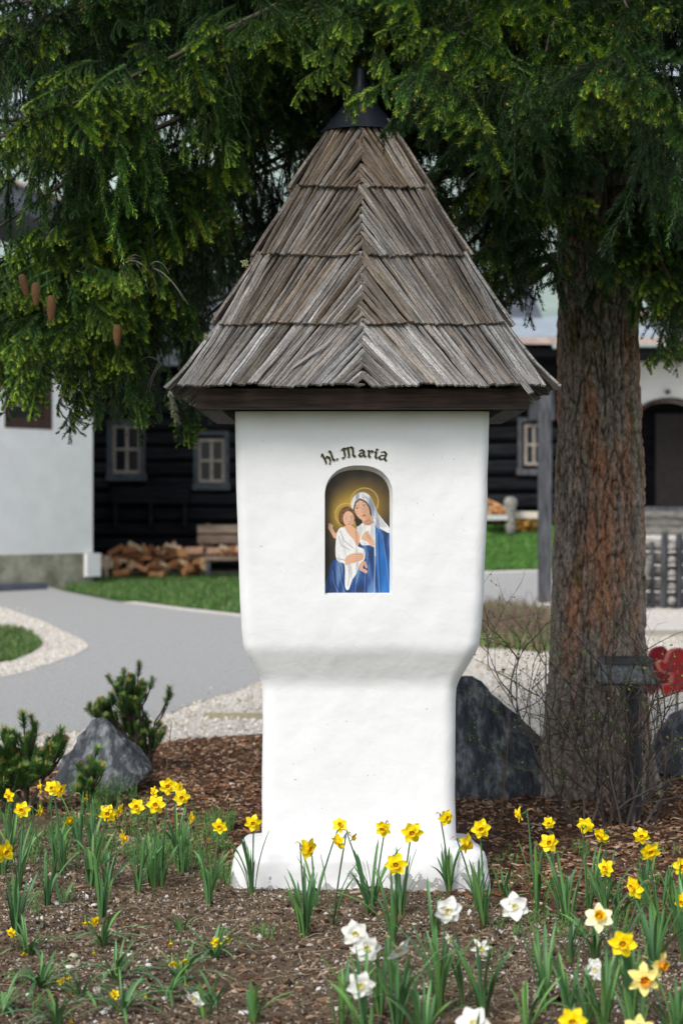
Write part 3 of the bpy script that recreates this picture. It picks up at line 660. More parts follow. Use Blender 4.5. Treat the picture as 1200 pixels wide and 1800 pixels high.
# ---------------------------------------------------------------- the wayside shrine
SX, SY = SHR
M['plaster'] = mat('white_limewash', (.80, .80, .80), .88, .15, nscale=3, namp=.035, ndetail=8, bump=.5, bscale=11, bdist=.012)
def add_dirt(m, zsoil=.12, base=True):
    t = m.node_tree; N = t.nodes; L = t.links; bs = N['Principled BSDF']; cur = bs.inputs['Base Color'].links[0].from_socket
    tc = N.new('ShaderNodeTexCoord'); sep = N.new('ShaderNodeSeparateXYZ'); L.new(tc.outputs['Object'], sep.inputs[0])
    n = N.new('ShaderNodeTexNoise'); n.inputs['Scale'].default_value = 11; n.inputs['Detail'].default_value = 8; n.inputs['Roughness'].default_value = .6; L.new(tc.outputs['Object'], n.inputs['Vector'])
    def mth(op, a, b_=None, c=None):
        k = N.new('ShaderNodeMath'); k.operation = op
        for i, q in enumerate((a, b_, c)):
            if q is None: continue
            if isinstance(q, (int, float)): k.inputs[i].default_value = q
            else: L.new(q, k.inputs[i])
        return k.outputs[0]
    # flaked paint: bare grey render shows in patches low on the plinth
    zf = N.new('ShaderNodeMapRange'); zf.inputs[1].default_value = .0; zf.inputs[2].default_value = .15; zf.inputs[3].default_value = .07; zf.inputs[4].default_value = -.16; L.new(sep.outputs[2], zf.inputs[0])
    v = mth('GREATER_THAN', mth('ADD', n.outputs[0], zf.outputs[0]), .535)
    v2 = mth('LESS_THAN', sep.outputs[2], .122)
    mx = N.new('ShaderNodeMix'); mx.data_type = 'RGBA'; L.new(mth('MULTIPLY', v, v2), mx.inputs[0]); L.new(cur, mx.inputs[6]); mx.inputs[7].default_value = (.40, .40, .395, 1)
    # small spots
    n2 = N.new('ShaderNodeTexNoise'); n2.inputs['Scale'].default_value = 55; n2.inputs['Detail'].default_value = 2; L.new(tc.outputs['Object'], n2.inputs['Vector'])
    mx2 = N.new('ShaderNodeMix'); mx2.data_type = 'RGBA'; L.new(mth('GREATER_THAN', n2.outputs[0], .765), mx2.inputs[0]); L.new(mx.outputs[2], mx2.inputs[6]); mx2.inputs[7].default_value = (.45, .43, .4, 1)
    # grime run under the eaves
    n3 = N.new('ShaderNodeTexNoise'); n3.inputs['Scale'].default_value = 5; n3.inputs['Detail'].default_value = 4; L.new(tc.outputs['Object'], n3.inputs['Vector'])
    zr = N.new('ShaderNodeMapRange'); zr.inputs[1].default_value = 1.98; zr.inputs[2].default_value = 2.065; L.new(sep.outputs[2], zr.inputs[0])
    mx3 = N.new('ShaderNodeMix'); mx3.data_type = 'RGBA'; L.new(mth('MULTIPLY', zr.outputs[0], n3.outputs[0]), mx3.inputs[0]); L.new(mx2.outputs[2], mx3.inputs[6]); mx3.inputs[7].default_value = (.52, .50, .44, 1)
    L.new(mx3.outputs[2], bs.inputs['Base Color'])
add_dirt(M['plaster'])
M['metal'] = mat('black_sheet_metal', (.008, .011, .017), .5, .35, nscale=5, namp=.3)
M['beam'] = mat('dark_eaves_beam', (.032, .018, .013), .65, .3, nscale=7, namp=.7, stretch=(.6, 5, 9), bump=.6, bscale=14, bstretch=(.5, 6, 9))
M['soffit'] = mat('grey_underboards', (.075, .068, .06), .8, .2, nscale=10, namp=.5, stretch=(9, .8, 3))
M['gold'] = mat('olive_gilt_edge', (.34, .30, .13), .6, .3); M['black'] = mat('black_lettering', (.012, .014, .016), .6, .3)
M['lichen'] = mat('pale_lichen', (.42, .45, .25), .95, .1, nscale=60, namp=.4)
shrine = empty('wayside_shrine', (SX, SY, 0), 'white wayside shrine with steep shingle roof and painted niche', 'shrine')
def ring(cx, cy, hw, r, n=26, na=9, zz=0):
    """rounded square, n points per side and na per corner"""
    pts = []
    for k in range(4):
        a0 = -math.pi / 2 - math.pi / 4 * 0 + k * math.pi / 2
        ca, sa = math.cos(k * math.pi / 2), math.sin(k * math.pi / 2)
        L_ = [(-hw + r + (2 * hw - 2 * r) * i / n, -hw) for i in range(n)]
        L_ += [(hw - r + r * math.sin(t), -hw + r - r * math.cos(t)) for t in np.linspace(0, math.pi / 2, na, endpoint=False)]
        pts += [(x * ca - y * sa, x * sa + y * ca) for x, y in L_]
    return np.array([(cx + x, cy + y, zz) for x, y in pts])
# profile: z, half width, centre shift in x, corner radius
prof = np.array([(.20, .424, -.012, .055), (.45, .423, -.012, .06), (.70, .422, -.011, .06), (.81, .424, -.010, .065), (.865, .426, -.009, .06), (.90, .437, -.007, .06), (.97, .474, -.005, .06),
                 (1.03, .505, -.004, .06), (1.055, .512, -.003, .06), (1.12, .519, -.002, .06), (1.25, .527, -.001, .055), (1.5, .535, 0, .05), (1.8, .542, 0, .045), (2.058, .547, 0, .04)])
zs_ = np.concatenate([np.arange(.05, 2.05, .0165), [2.062]])
rings = []
for z in zs_:
    hw = np.interp(z, prof[:, 0], prof[:, 1]); cs = np.interp(z, prof[:, 0], prof[:, 2]); r = np.interp(z, prof[:, 0], prof[:, 3])
    rg = ring(SX + cs, SY, hw, r, zz=z, n=44)
    for q in rg:
        d = Vector((q[0] - SX, q[1] - SY, 0)).normalized(); nn = mnoise.noise(Vector((q[0] * 4, q[1] * 4, z * 4))) * .004 + mnoise.noise(Vector((q[0] * 13, q[1] * 13, z * 13))) * .0016
        q[0] += d.x * nn; q[1] += d.y * nn
    rings.append(rg)
b = MB(); b.loft(rings, caps=True); pil = part(b, 'column', M['plaster'], shrine)
# niche cut into the front
def niche_pts(y):  # outline grows towards the front
    g = sst(-y, -.06, .0) * 1.0
    return g
fy = SY - .54
def npx(px, py): q = P(px, py, 8.02); return q.x, q.z
def arch_outline(l, r_, top, spring, bot, n=22):
    x0, _ = npx(l, 0); x1, _ = npx(r_, 0); zt = npx(0, top)[1]; zsg = npx(0, spring)[1]; zb = npx(0, bot)[1]; cx = (x0 + x1) / 2; a = (x1 - x0) / 2
    pts = [(x0, zb)] + [(cx - a * math.copysign(abs(math.cos(t)) ** .85, math.cos(t)), zsg + (zt - zsg) * math.sin(t) ** .9) for t in np.linspace(0, math.pi, n)] + [(x1, zb)]
    return pts
outer = arch_outline(570.5, 690, 818, 872, 1045.5); inner_ = arch_outline(571, 684.5, 826, 872, 1042.5)
b = MB(); b.loft([[(x, fy - .2, z) for x, z in outer], [(x, fy + .004, z) for x, z in outer], [(x, fy + .05, z) for x, z in inner_]], caps=True)
cut = b.build('cut'); 
md = pil.modifiers.new('b', 'BOOLEAN'); md.object = cut; md.operation = 'DIFFERENCE'; md.solver = 'EXACT'
dg = bpy.context.evaluated_depsgraph_get(); me = bpy.data.meshes.new_from_object(pil.evaluated_get(dg)); pil.modifiers.clear(); old = pil.data; pil.data = me; bpy.data.objects.remove(cut)
me.materials.clear(); me.materials.append(M['plaster']); me.polygons.foreach_set('use_smooth', np.full(len(me.polygons), True)); me.set_sharp_from_angle(angle=R(32))
# plinth
pprof = [(.208, .426, 0), (.200, .440, 0), (.191, .476, .0), (.178, .512, .0), (.158, .537, 0), (.125, .549, 0), (.08, .554, 0), (.04, .558, 0), (-.04, .563, 0)]
pz = np.linspace(0, 1, 44); zp = np.array([p_[0] for p_ in pprof]); hp = np.array([p_[1] for p_ in pprof]); tt = np.linspace(0, 1, len(zp)); rings = []
for t in pz:
    z = np.interp(t, tt, zp); hw = np.interp(t, tt, hp); rg = ring(SX - .008, SY, hw, .075, n=44, zz=z)
    for q in rg:
        d = Vector((q[0] - SX, q[1] - SY, 0)).normalized(); nn = mnoise.noise(Vector((q[0] * 5, q[1] * 5, z * 7))) * .012 + mnoise.noise(Vector((q[0] * 17, q[1] * 17, z * 17))) * .003
        q[0] += d.x * nn; q[1] += d.y * nn; q[2] += nn * .6 * min(1, max(0, (.2 - z) * 9)); q[2] = q[2] * (1 - .6 * min(1, max(0, (q[1] - SY + .50) / 1.0))) if q[2] > 0 else q[2]
    rings.append(rg)
b = MB(); b.loft(rings[::-1], caps=True); part(b, 'plinth', M['plaster'], shrine, smooth=True)
# ---- lettering, laid along the arch: black bodies with a thin olive-gilt edge
ZO = (540, 760)
glyph = {
 'h': (66, [[(6, 102), (10, 10), (0, 0)], [(-10, 78), (8, 98)], [(12, 44), (34, 60), (52, 40), (50, 8), (32, -18)]]),
 'l': (36, [[(2, 100), (12, 86), (12, 12), (26, 2)]]), '.': (38, [[(10, 8), (17, 2)]]),
 'M': (146, [[(-2, 4), (14, 0), (26, 18), (26, 78)], [(2, 74), (24, 92), (46, 80)], [(40, 84), (62, 94), (64, 6), (50, -2)], [(66, 86), (88, 94), (102, 80), (102, 12), (120, 0)]]),
 'a': (84, [[(10, 50), (30, 64), (52, 50), (52, 12), (70, 0)], [(52, 36), (22, 32), (8, 16), (22, 0), (50, 14)]]),
 'r': (60, [[(4, 62), (14, 52), (14, 10), (28, 0)], [(14, 46), (34, 64), (46, 50)]]),
 'i': (42, [[(6, 60), (16, 50), (16, 12), (30, 0)], [(12, 84), (24, 76)]]),
 'A': (90, [[(14, 64), (40, 78), (62, 60), (60, 14), (80, -2)], [(60, 44), (24, 38), (6, 16), (26, -4), (58, 18)]])}
def letter_pt(s, h_, Rr=880, cxz=552, topz=255):
    a = s * 1.13 / Rr; r = Rr + h_ * 1.12; return cxz + r * math.sin(a), topz + Rr - r * math.cos(a)
s = -328
for ch in ['h', 'l', '.', ' ', 'M', 'a', 'r', 'i', 'A']:
    if ch == ' ': s += 26; continue
    adv, strokes = glyph[ch]; b = MB()
    for si, st_ in enumerate(strokes):
        for wd, yo, mi in ((12.0, .0012, 1), (8.0, .0026, 0)):
            # densify
            pts = []
            for k in range(len(st_) - 1):
                for t in np.linspace(0, 1, 5)[:-1]: pts.append((st_[k][0] + (st_[k + 1][0] - st_[k][0]) * t, st_[k][1] + (st_[k + 1][1] - st_[k][1]) * t))
            pts.append(st_[-1]); V = []
            e = 3 if mi else 0
            nibv = (math.cos(R(38)) * wd, math.sin(R(38)) * wd); nn = len(pts)
            for k, (x, z) in enumerate(pts):
                d = np.array(pts[min(k + 1, nn - 1)]) - np.array(pts[max(k - 1, 0)]); d = d / (np.linalg.norm(d) + 1e-6); nv = np.array((-d[1], d[0]))
                ww = max(abs(nv[0] * nibv[0] + nv[1] * nibv[1]), wd * .42)
                for sg in (1, -1):
                    zx, zz_ = letter_pt(s + x + nv[0] * ww * sg + (d[0] * e * (1 if k else -1) if k in (0, nn - 1) else 0), z + nv[1] * ww * sg)
                    q = P(ZO[0] + zx / 6, ZO[1] + zz_ / 6, 8.01); V.append(q)
            zref = np.mean([v.z for v in V]); fyy = SY - np.interp(zref, prof[:, 0], prof[:, 1]) - .0045
            yo2 = yo + si * .00012
            V2 = [(v.x, fyy - yo2, v.z) for v in V] + [(v.x, fyy + .004, v.z) for v in V]; F = []
            m = len(V)
            for k in range(nn - 1):
                a0, a1, a2, a3 = 2 * k, 2 * k + 1, 2 * k + 3, 2 * k + 2
                F += [[a0, a1, a2, a3], [a0, a3, m + a3, m + a0], [a1, m + a1, m + a2, a2]]
            b.add(V2, F, mi=mi)
    o = part(b, 'letter', [M['black'], M['gold']], shrine); s += adv
# ---- the picture in the niche: a plain painted mother and child, computed colour by colour on the panel
PW, PH = 138, 262
u = 180 + (np.arange(PW) + .5) / PW * 690; v_ = 395 + (np.arange(PH) + .5) / PH * 1305
U, Vv = np.meshgrid(u, v_); img = np.zeros((PH, PW, 3)); 
def nz2(fx, fy_, seed=0, oct=3):
    out = np.zeros(U.shape); 
    for a in range(PH):
        for c in range(PW): out[a, c] = mnoise.noise(Vector((U[a, c] * fx, Vv[a, c] * fy_, seed)))
    return out
N1 = nz2(.01, .01, 1); N2 = nz2(.020, .0045, 5); N3 = nz2(.06, .06, 9)
def blend(m, c):
    global img
    m = np.clip(m, 0, 1)[..., None]; img = img * (1 - m) + np.asarray(c) * m
def ell(cx, cy, rx, ry, rot=0, soft=.1):
    a = math.radians(rot); x, y = U - cx, Vv - cy; X_ = (x * math.cos(a) + y * math.sin(a)) / rx; Y2 = (-x * math.sin(a) + y * math.cos(a)) / ry
    return np.clip((1 - np.sqrt(X_ ** 2 + Y2 ** 2)) / soft + .5, 0, 1)
def poly(p): # antialiased with 3x3
    p = smooth_poly(p, 5); m = np.zeros(U.shape)
    for dx in (-1.6, 0, 1.6):
        for dy in (-1.6, 0, 1.6): m += inpoly(U + dx, Vv + dy, p)
    return m / 9
def line(pts, wd):
    m = np.zeros(U.shape)
    for (x0, y0), (x1, y1) in zip(pts[:-1], pts[1:]):
        dx, dy = x1 - x0, y1 - y0; t = np.clip(((U - x0) * dx + (Vv - y0) * dy) / (dx * dx + dy * dy + 1e-6), 0, 1)
        d = np.hypot(U - x0 - t * dx, Vv - y0 - t * dy); m = np.maximum(m, np.clip((wd - d) / 3 + .5, 0, 1))
    return m
img[:] = (.028, .018, .010); img *= (1 + .5 * N1)[..., None]
glow = np.exp(-(((U - 560) / 210) ** 2 + ((Vv - 790) / 190) ** 2)) + np.exp(-(((U - 400) / 150) ** 2 + ((Vv - 880) / 160) ** 2))
blend(np.clip(glow * 1.0, 0, .9), (.42, .26, .035))
for cx_, cy_, r_ in ((600, 735, 145), (410, 870, 118)):
    rr = np.hypot(U - cx_, (Vv - cy_)); blend(np.exp(-((rr - r_) / 6) ** 2) * .7, (.62, .45, .12))
skin = np.array((.66, .38, .24)); skd = np.array((.36, .15, .08)); white = np.array((.74, .73, .71)); grey = np.array((.22, .23, .26)); blue = np.array((.012, .065, .25)); blued = np.array((.012, .025, .065)); bluel = np.array((.07, .19, .42))
# mother's mantle
body = poly([(560, 1000), (700, 930), (860, 1010), (870, 1720), (230, 1720), (215, 1500), (270, 1350), (380, 1330), (540, 1200)])
blend(body, blue); blend(body * np.clip(N2 * 2.2, 0, 1), bluel * .9); blend(body * np.clip(-N2 * 2.4, 0, 1) * .8, blued)
blend(body * np.clip((1500 - U * 1.5 - Vv * .0) / 900, 0, 1) * np.clip(N2 * 3 + .2, 0, 1) * .25, (.28, .34, .42))
blend(poly([(700, 1020), (730, 1000), (800, 1200), (870, 1400), (870, 1700), (760, 1700), (715, 1300)]) * .75, (.01, .14, .45))
for pts in ([(735, 1060), (740, 1300), (760, 1690)], [(790, 1080), (830, 1350), (862, 1640)], [(640, 1260), (610, 1480), (600, 1690)], [(330, 1420), (350, 1560), (390, 1690)], [(260, 1450), (280, 1600), (330, 1700)], [(540, 1500), (510, 1600), (500, 1700)]):
    blend(line(pts, 4) * .35, (.24, .33, .50)); blend(line([(x + 14, y) for x, y in pts], 7) * .6, blued)
# dark hair, neck, face
blend(poly([(480, 760), (560, 690), (650, 740), (690, 860), (700, 1000), (540, 1010), (490, 900)]), (.02, .013, .01))
# blouse
blend(poly([(545, 985), (600, 950), (690, 955), (712, 1010), (712, 1200), (650, 1190), (560, 1180), (520, 1020)]), white)
blend(poly([(545, 985), (600, 950), (690, 955), (712, 1010), (712, 1200), (650, 1190), (560, 1180), (520, 1020)]) * np.clip(N2 * 3, 0, 1) * .4, grey)
blend(line([(706, 1000), (712, 1300)], 8) * .9, (.56, .60, .66)); blend(line([(712, 1300), (704, 1690)], 6) * .5, (.45, .50, .6))
blend(poly([(575, 880), (660, 870), (690, 950), (640, 985), (585, 960)]), skin * .85); blend(ell(640, 950, 45, 30) * .5, skd)
blend(ell(578, 815, 82, 118, -20), skin); blend(ell(625, 850, 40, 90, -15) * .35, skd); blend(ell(560, 850, 30, 26, 0, .9) * .5, (.72, .36, .22))
for ex, ey in ((523, 806), (596, 774)):
    blend(ell(ex, ey, 17, 8, -22, .3), (.58, .55, .52)); blend(ell(ex, ey, 7, 7, 0, .4), (.04, .06, .10)); blend(line([(ex - 18, ey - 2), (ex, ey - 11), (ex + 18, ey - 12)], 2.4), (.08, .04, .03)); blend(line([(ex - 22, ey - 20), (ex, ey - 34), (ex + 24, ey - 34)], 2.6) * .7, (.14, .07, .04))
blend(line([(565, 790), (570, 840), (586, 856)], 3) * .5, skd); blend(ell(592, 880, 20, 8, -16, .4), (.42, .07, .06)); blend(line([(574, 884), (592, 878), (610, 874)], 1.5), (.15, .03, .03))
# veil
veil = poly([(458, 760), (500, 665), (580, 635), (650, 665), (700, 760), (740, 850), (800, 930), (865, 1010), (868, 1065), (790, 1030), (720, 990), (680, 900), (668, 800), (620, 730), (550, 700), (500, 740), (485, 830)])
blend(veil, white * .92); blend(veil * np.clip(N2 * 3 + .1, 0, 1) * .85, (.20, .25, .33)); blend(line([(486, 815), (505, 745), (550, 706), (615, 735), (655, 800), (668, 870)], 8) * .9, (.03, .02, .015))
for off in (0, 22, 44): blend(line([(600 + off, 670 + off * .4), (680 + off * .6, 800), (710 + off, 900), (790 + off, 1000)], 4) * veil * .8, (.16, .20, .28))
# hand on the breast
blend(poly([(600, 1060), (640, 1040), (660, 1090), (700, 1140), (705, 1200), (670, 1200), (620, 1150), (570, 1130), (575, 1100)]), skin)
for k in range(4): blend(line([(612 + 14 * k, 1058 + 6 * k), (640 + 10 * k, 1120 + 8 * k)], 2) * .7, skd)
# child
blend(poly([(330, 860), (370, 800), (430, 785), (490, 830), (505, 900), (480, 960), (400, 990), (340, 960)]), (.10, .045, .02))
for k in range(26):
    a = k * 2.4; r_ = 62 + 20 * math.sin(k * 1.7); blend(ell(418 + r_ * math.cos(a), 880 + r_ * .95 * math.sin(a), 13, 11, 0, .5) * .6, (.26, .12, .05))
blend(poly([(380, 1000), (440, 985), (500, 1010), (550, 1080), (545, 1160), (520, 1200), (460, 1120), (400, 1060)]), skin); blend(line([(505, 1040), (520, 1110), (520, 1180)], 8) * .5, skd)
blend(ell(432, 915, 58, 82, -4), skin * 1.03); blend(ell(470, 930, 22, 60) * .3, skd)
for ex, ey in ((408, 912), (460, 908)): blend(ell(ex, ey, 12, 7, 0, .4), (.55, .52, .5)); blend(ell(ex, ey, 6, 6, 0, .4), (.05, .08, .09)); blend(line([(ex - 14, ey - 18), (ex + 14, ey - 19)], 2) * .6, (.2, .09, .05))
blend(ell(436, 944, 8, 6, 0, .6) * .5, skd); blend(ell(438, 968, 15, 5, 0, .5), (.45, .08, .07))
blend(line([(330, 1060), (290, 1100), (250, 1030)], 20), skin); blend(ell(240, 1005, 24, 30), skin); blend(line([(232, 1000), (222, 968)], 6), skin); blend(line([(244, 996), (238, 964)], 6), skin); blend(line([(254, 1004), (262, 978)], 6), skin)
cl = poly([(330, 1020), (385, 1005), (420, 1060), (480, 1130), (525, 1200), (600, 1240), (600, 1340), (560, 1380), (520, 1480), (470, 1560), (430, 1660), (395, 1620), (390, 1400), (330, 1370), (295, 1300), (300, 1120)])
blend(cl, white * 1.02); blend(cl * np.clip(N2 * 3 - .2, 0, 1) * .6, (.34, .34, .36))
for pts in ([(345, 1040), (380, 1140), (480, 1220)], [(330, 1100), (350, 1190), (440, 1240)], [(320, 1330), (400, 1350), (470, 1290)], [(430, 1400), (440, 1520), (425, 1620)]): blend(line(pts, 5) * .7, (.28, .27, .27))
blend(poly([(400, 1320), (470, 1280), (560, 1270), (590, 1290), (585, 1340), (520, 1370), (440, 1390), (400, 1400)]), skin)
for k in range(4): blend(line([(500, 1290 + 22 * k), (585, 1290 + 18 * k)], 2) * .7, skd)
blend(line([(580, 1380), (560, 1440), (615, 1470)], 17), skin * .95); blend(line([(600, 1370), (620, 1420)], 13), skin * .85)
img *= (1 + .12 * N3)[..., None]
grid = np.clip(img, .003, .8)
pts2 = smooth_poly([(0, 0)] * 0 or [], 1) if False else None
xL, zB = npx(570.5, 1044); xR, zT = npx(685.5, 825); yp = fy + .047
gx = np.linspace(xL, xR, PW + 1); gzz = np.linspace(zT, zB, PH + 1)
ao = [(x, z) for x, z in arch_outline(569.5, 686, 824, 872, 1044.5)]
b = MB(); GX, GZ = np.meshgrid(gx[:-1], gzz[:-1]); dx = gx[1] - gx[0]; dz = gzz[1] - gzz[0]
k = inpoly(GX + dx / 2, GZ + dz / 2, ao); gxk, gzk = GX[k], GZ[k]; c = grid[k]
yv = np.full(len(gxk), yp)
Vq = np.stack([np.stack([gxk, yv, gzk], 1), np.stack([gxk, yv, gzk + dz], 1), np.stack([gxk + dx, yv, gzk + dz], 1), np.stack([gxk + dx, yv, gzk], 1)], 1).reshape(-1, 3)
b.add(Vq, np.arange(len(Vq)).reshape(-1, 4), np.repeat(c, 4, 0))
M['paint'] = mat('oil_painting', vcol=True, rough=.42, spec=.4)
panel = part(b, 'painting', M['paint'], shrine)
b = MB(); b.loft([[(x, yp + .002, z) for x, z in ao], [(x, yp + .012, z) for x, z in ao]], caps=True); b.build('panel_board', M['brownframe'], panel)
# ---- eaves frame
b = MB(); zb0, zb1 = 2.066, 2.15; hwb = .70
b.box((SX, SY - hwb + .05, (zb0 + zb1) / 2), (2 * hwb, .1, zb1 - zb0)); bm_f = part(b, 'eaves_beam', M['beam'], shrine)
b = MB(); b.box((SX, SY + hwb - .05, (zb0 + zb1) / 2), (2 * hwb, .1, zb1 - zb0)); part(b, 'eaves_beam', M['beam'], shrine)
for sx in (-1, 1):
    b = MB(); b.box((SX + sx * (hwb - .052), SY, (zb0 + zb1) / 2 - .003), (.1, 2 * hwb - .206, zb1 - zb0)); part(b, 'eaves_beam', M['soffit'], shrine)
for k in range(15):
    y = SY - .54 + k * .0775; b = MB(); b.box((SX, y, 2.135), (1.32, .073, .016)); part(b, 'soffit_board', M['soffit'], shrine)
# ---- roof: four tiers of split shingles laid slantwise to a herringbone on each face
tiers = [(2.150, .752, 2.442, .592), (2.432, .588, 2.757, .432), (2.747, .428, 3.080, .272), (3.070, .268, 3.404, .104)]
M['shingle'] = bpy.data.materials.new('weathered_shingle'); m = M['shingle']; m.use_nodes = True; t = m.node_tree; N = t.nodes; L = t.links; bs = N['Principled BSDF']; bs.inputs['Roughness'].default_value = .85; bs.inputs['Specular IOR Level'].default_value = .2
uv = N.new('ShaderNodeUVMap'); uv.uv_map = 'UVMap'; at = N.new('ShaderNodeAttribute'); at.attribute_name = 'Col'
def nse(scale, st, detail=6, rough=.65):
    mp = N.new('ShaderNodeMapping'); mp.inputs['Scale'].default_value = st; L.new(uv.outputs[0], mp.inputs[0]); n_ = N.new('ShaderNodeTexNoise'); n_.inputs['Scale'].default_value = scale; n_.inputs['Detail'].default_value = detail; n_.inputs['Roughness'].default_value = rough; L.new(mp.outputs[0], n_.inputs['Vector']); return n_.outputs[0]
g1 = nse(1, (2.5, 150, 1)); g2 = nse(1, (7, 16, 1), 5, .7); g3 = nse(1, (90, 300, 1), 3)
r1 = N.new('ShaderNodeMapRange'); r1.inputs[1].default_value = .36; r1.inputs[2].default_value = .62; r1.inputs[3].default_value = .16; r1.inputs[4].default_value = 1.45; L.new(g1, r1.inputs[0])
r2 = N.new('ShaderNodeMapRange'); r2.inputs[1].default_value = .3; r2.inputs[2].default_value = .7; r2.inputs[3].default_value = .55; r2.inputs[4].default_value = 1.4; L.new(g2, r2.inputs[0])
r3 = N.new('ShaderNodeMapRange'); r3.inputs[1].default_value = .34; r3.inputs[2].default_value = .5; r3.inputs[3].default_value = .35; r3.inputs[4].default_value = 1.08; L.new(g3, r3.inputs[0])
mm = N.new('ShaderNodeMath'); mm.operation = 'MULTIPLY'; L.new(r1.outputs[0], mm.inputs[0]); L.new(r2.outputs[0], mm.inputs[1]); mm2 = N.new('ShaderNodeMath'); mm2.operation = 'MULTIPLY'; L.new(mm.outputs[0], mm2.inputs[0]); L.new(r3.outputs[0], mm2.inputs[1])
mx = N.new('ShaderNodeMix'); mx.data_type = 'RGBA'; mx.blend_type = 'MULTIPLY'; mx.inputs[0].default_value = 1; L.new(at.outputs[0], mx.inputs[6]); L.new(mm2.outputs[0], mx.inputs[7]); L.new(mx.outputs[2], bs.inputs['Base Color'])
bn = N.new('ShaderNodeBump'); bn.inputs['Strength'].default_value = .8; bn.inputs['Distance'].default_value = .004; L.new(mm2.outputs[0], bn.inputs['Height']); L.new(bn.outputs[0], bs.inputs['Normal'])
def shingle_geo(face, tier, a0, side, wdt, j):
    """one split shingle: side -1 leans to the right going up (left half of a face), +1 the mirror image"""
    zb, hb, zt, ht = tiers[tier]; T = (hb - ht); run = T + .10 * (1 - abs(a0) / hb) * (hb / .752) ** .4
    s0 = -.05 - (.02 if tier else 0) + j['s0']; ns = 7
    send = 1.0
    if run * 1.0 > abs(a0) + 1e-6: send = min(1.0, (abs(a0) + j['over']) / run)
    rows = []; Hn = Vector((0, -(zt - zb), -(T))) ; nrm_ = Vector((0, -(zt - zb), -T * -1)); nrm_ = Vector((0, -(zt - zb), T)).normalized()
    nrm_ = Vector((0, -(zt - zb), T)).normalized(); nrm_.z = abs(nrm_.z)
    for i in range(ns):
        f = i / (ns - 1); s_ = s0 + (send - s0) * f
        a = a0 - side * 0 + (-side) * run * s_ * -1 if False else a0 + (run * s_ if side < 0 else -run * s_)
        w_ = hb - T * s_; z = zb + (zt - zb) * s_
        if tier == 0 and s_ < .25: w_ += .02 * (1 - s_ / .25); 
        lift = .044 - .032 * f + j['lift'] + .003 * math.sin(f * 5 + j['ph']) + (.006 if j['odd'] else 0) * (f if send < 1 else 0)
        hw_ = wdt / 2 * (1 + .14 * math.sin(f * 4 + j['ph'] * 3)) 
        if send < 1 and i == ns - 1: pass
        tl = j['tilt']; hh_ = .0055
        for (da, dn) in ((-1, tl), (-.45, hh_ + tl * .45), (.45, hh_ - tl * .45), (1, -tl), (.8, -tl - .010), (-.8, tl - .010)):
            p_ = Vector((a + da * hw_ + .0016 * math.sin(i * 2.3 + j['ph'] * 5), -w_, z)) + nrm_ * (lift + dn)
            rows.append(p_)
    ang = face * math.pi / 2; ca, sa = math.cos(ang), math.sin(ang)
    V = [(SX + p_.x * ca - p_.y * sa, SY + p_.x * sa + p_.y * ca, p_.z) for p_ in rows]
    F = [];
    for i in range(ns - 1):
        o = i * 6
        for k in range(6): F.append([o + k, o + (k + 1) % 6, o + 6 + (k + 1) % 6, o + 6 + k])
    F.append([5, 4, 3, 2, 1, 0]); o = (ns - 1) * 6; F.append([o, o + 1, o + 2, o + 3, o + 4, o + 5])
    L_ = (zt - zb) * (send - s0) * 1.3
    uvv = [((i // 6) / (ns - 1) * L_ + j['u'], ((0, .27, .73, 1, .9, .1)[i % 6]) * wdt + j['v']) for i in range(len(V))]
    return V, F, uvv
def jit(): return dict(s0=0, over=random.uniform(-.004, .02), lift=random.uniform(-.004, .006), ph=random.uniform(0, 6), odd=random.random() < .5, tilt=random.uniform(.001, .006) , u=random.uniform(0, 9), v=random.uniform(0, 9))
def add_uv(me, uvs):
    l = me.uv_layers.new(name='UVMap'); vi = np.empty(len(me.loops), np.int32); me.loops.foreach_get('vertex_index', vi); l.data.foreach_set('uv', np.array(uvs, np.float32)[vi].ravel())
roof = None
b = MB()
for (zb, hb, zt, ht) in tiers:
    b.loft([[(SX + x * q, SY + y * q, z) for x, y in ((-1, -1), (1, -1), (1, 1), (-1, 1))] for q, z in ((hb - .03, zb + .02), (ht - .01, zt))], caps=True)
roof = part(b, 'roof', M['beam'], shrine)
rest = MB(); restuv = []
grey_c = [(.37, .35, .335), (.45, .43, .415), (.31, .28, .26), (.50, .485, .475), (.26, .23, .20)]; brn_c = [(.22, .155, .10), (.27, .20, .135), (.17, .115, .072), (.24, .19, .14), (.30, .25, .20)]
for face in range(4):
    for tier, (zb, hb, zt, ht) in enumerate(tiers):
        for side in (-1, 1):
            a = -hb + .008 if side < 0 else hb - .008
            n_slat = 0; wave = random.uniform(0, 6)
            while abs(a) > .006 and (a < 0) == (side < 0):
                pitch = random.uniform(.021, .031) * (.92 if tier > 1 else 1); j = jit(); wdt = pitch * random.uniform(.86, .98)
                j['s0'] = (.022 * math.sin(a * 17 + wave) + random.uniform(-.012, .012)) * .8 * (1 if tier == 0 else .8); 
                if face == 0 and tier == 0 and side > 0 and abs(a - .655) < .016: j['s0'] = -.13
                if side > 0: j['tilt'] *= -1
                V, F, uvv = shingle_geo(face, tier, a, side, wdt, j)
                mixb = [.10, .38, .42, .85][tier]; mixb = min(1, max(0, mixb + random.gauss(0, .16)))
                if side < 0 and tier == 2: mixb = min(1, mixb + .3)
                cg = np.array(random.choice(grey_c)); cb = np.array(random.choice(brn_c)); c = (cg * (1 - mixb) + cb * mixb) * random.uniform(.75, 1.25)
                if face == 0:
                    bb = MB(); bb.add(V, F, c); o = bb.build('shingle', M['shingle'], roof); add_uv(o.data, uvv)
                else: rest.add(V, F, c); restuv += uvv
                a += pitch * (1 if side < 0 else -1)
o = rest.build('shingle_courses', M['shingle'], roof); add_uv(o.data, restuv); o['kind'] = 'stuff'
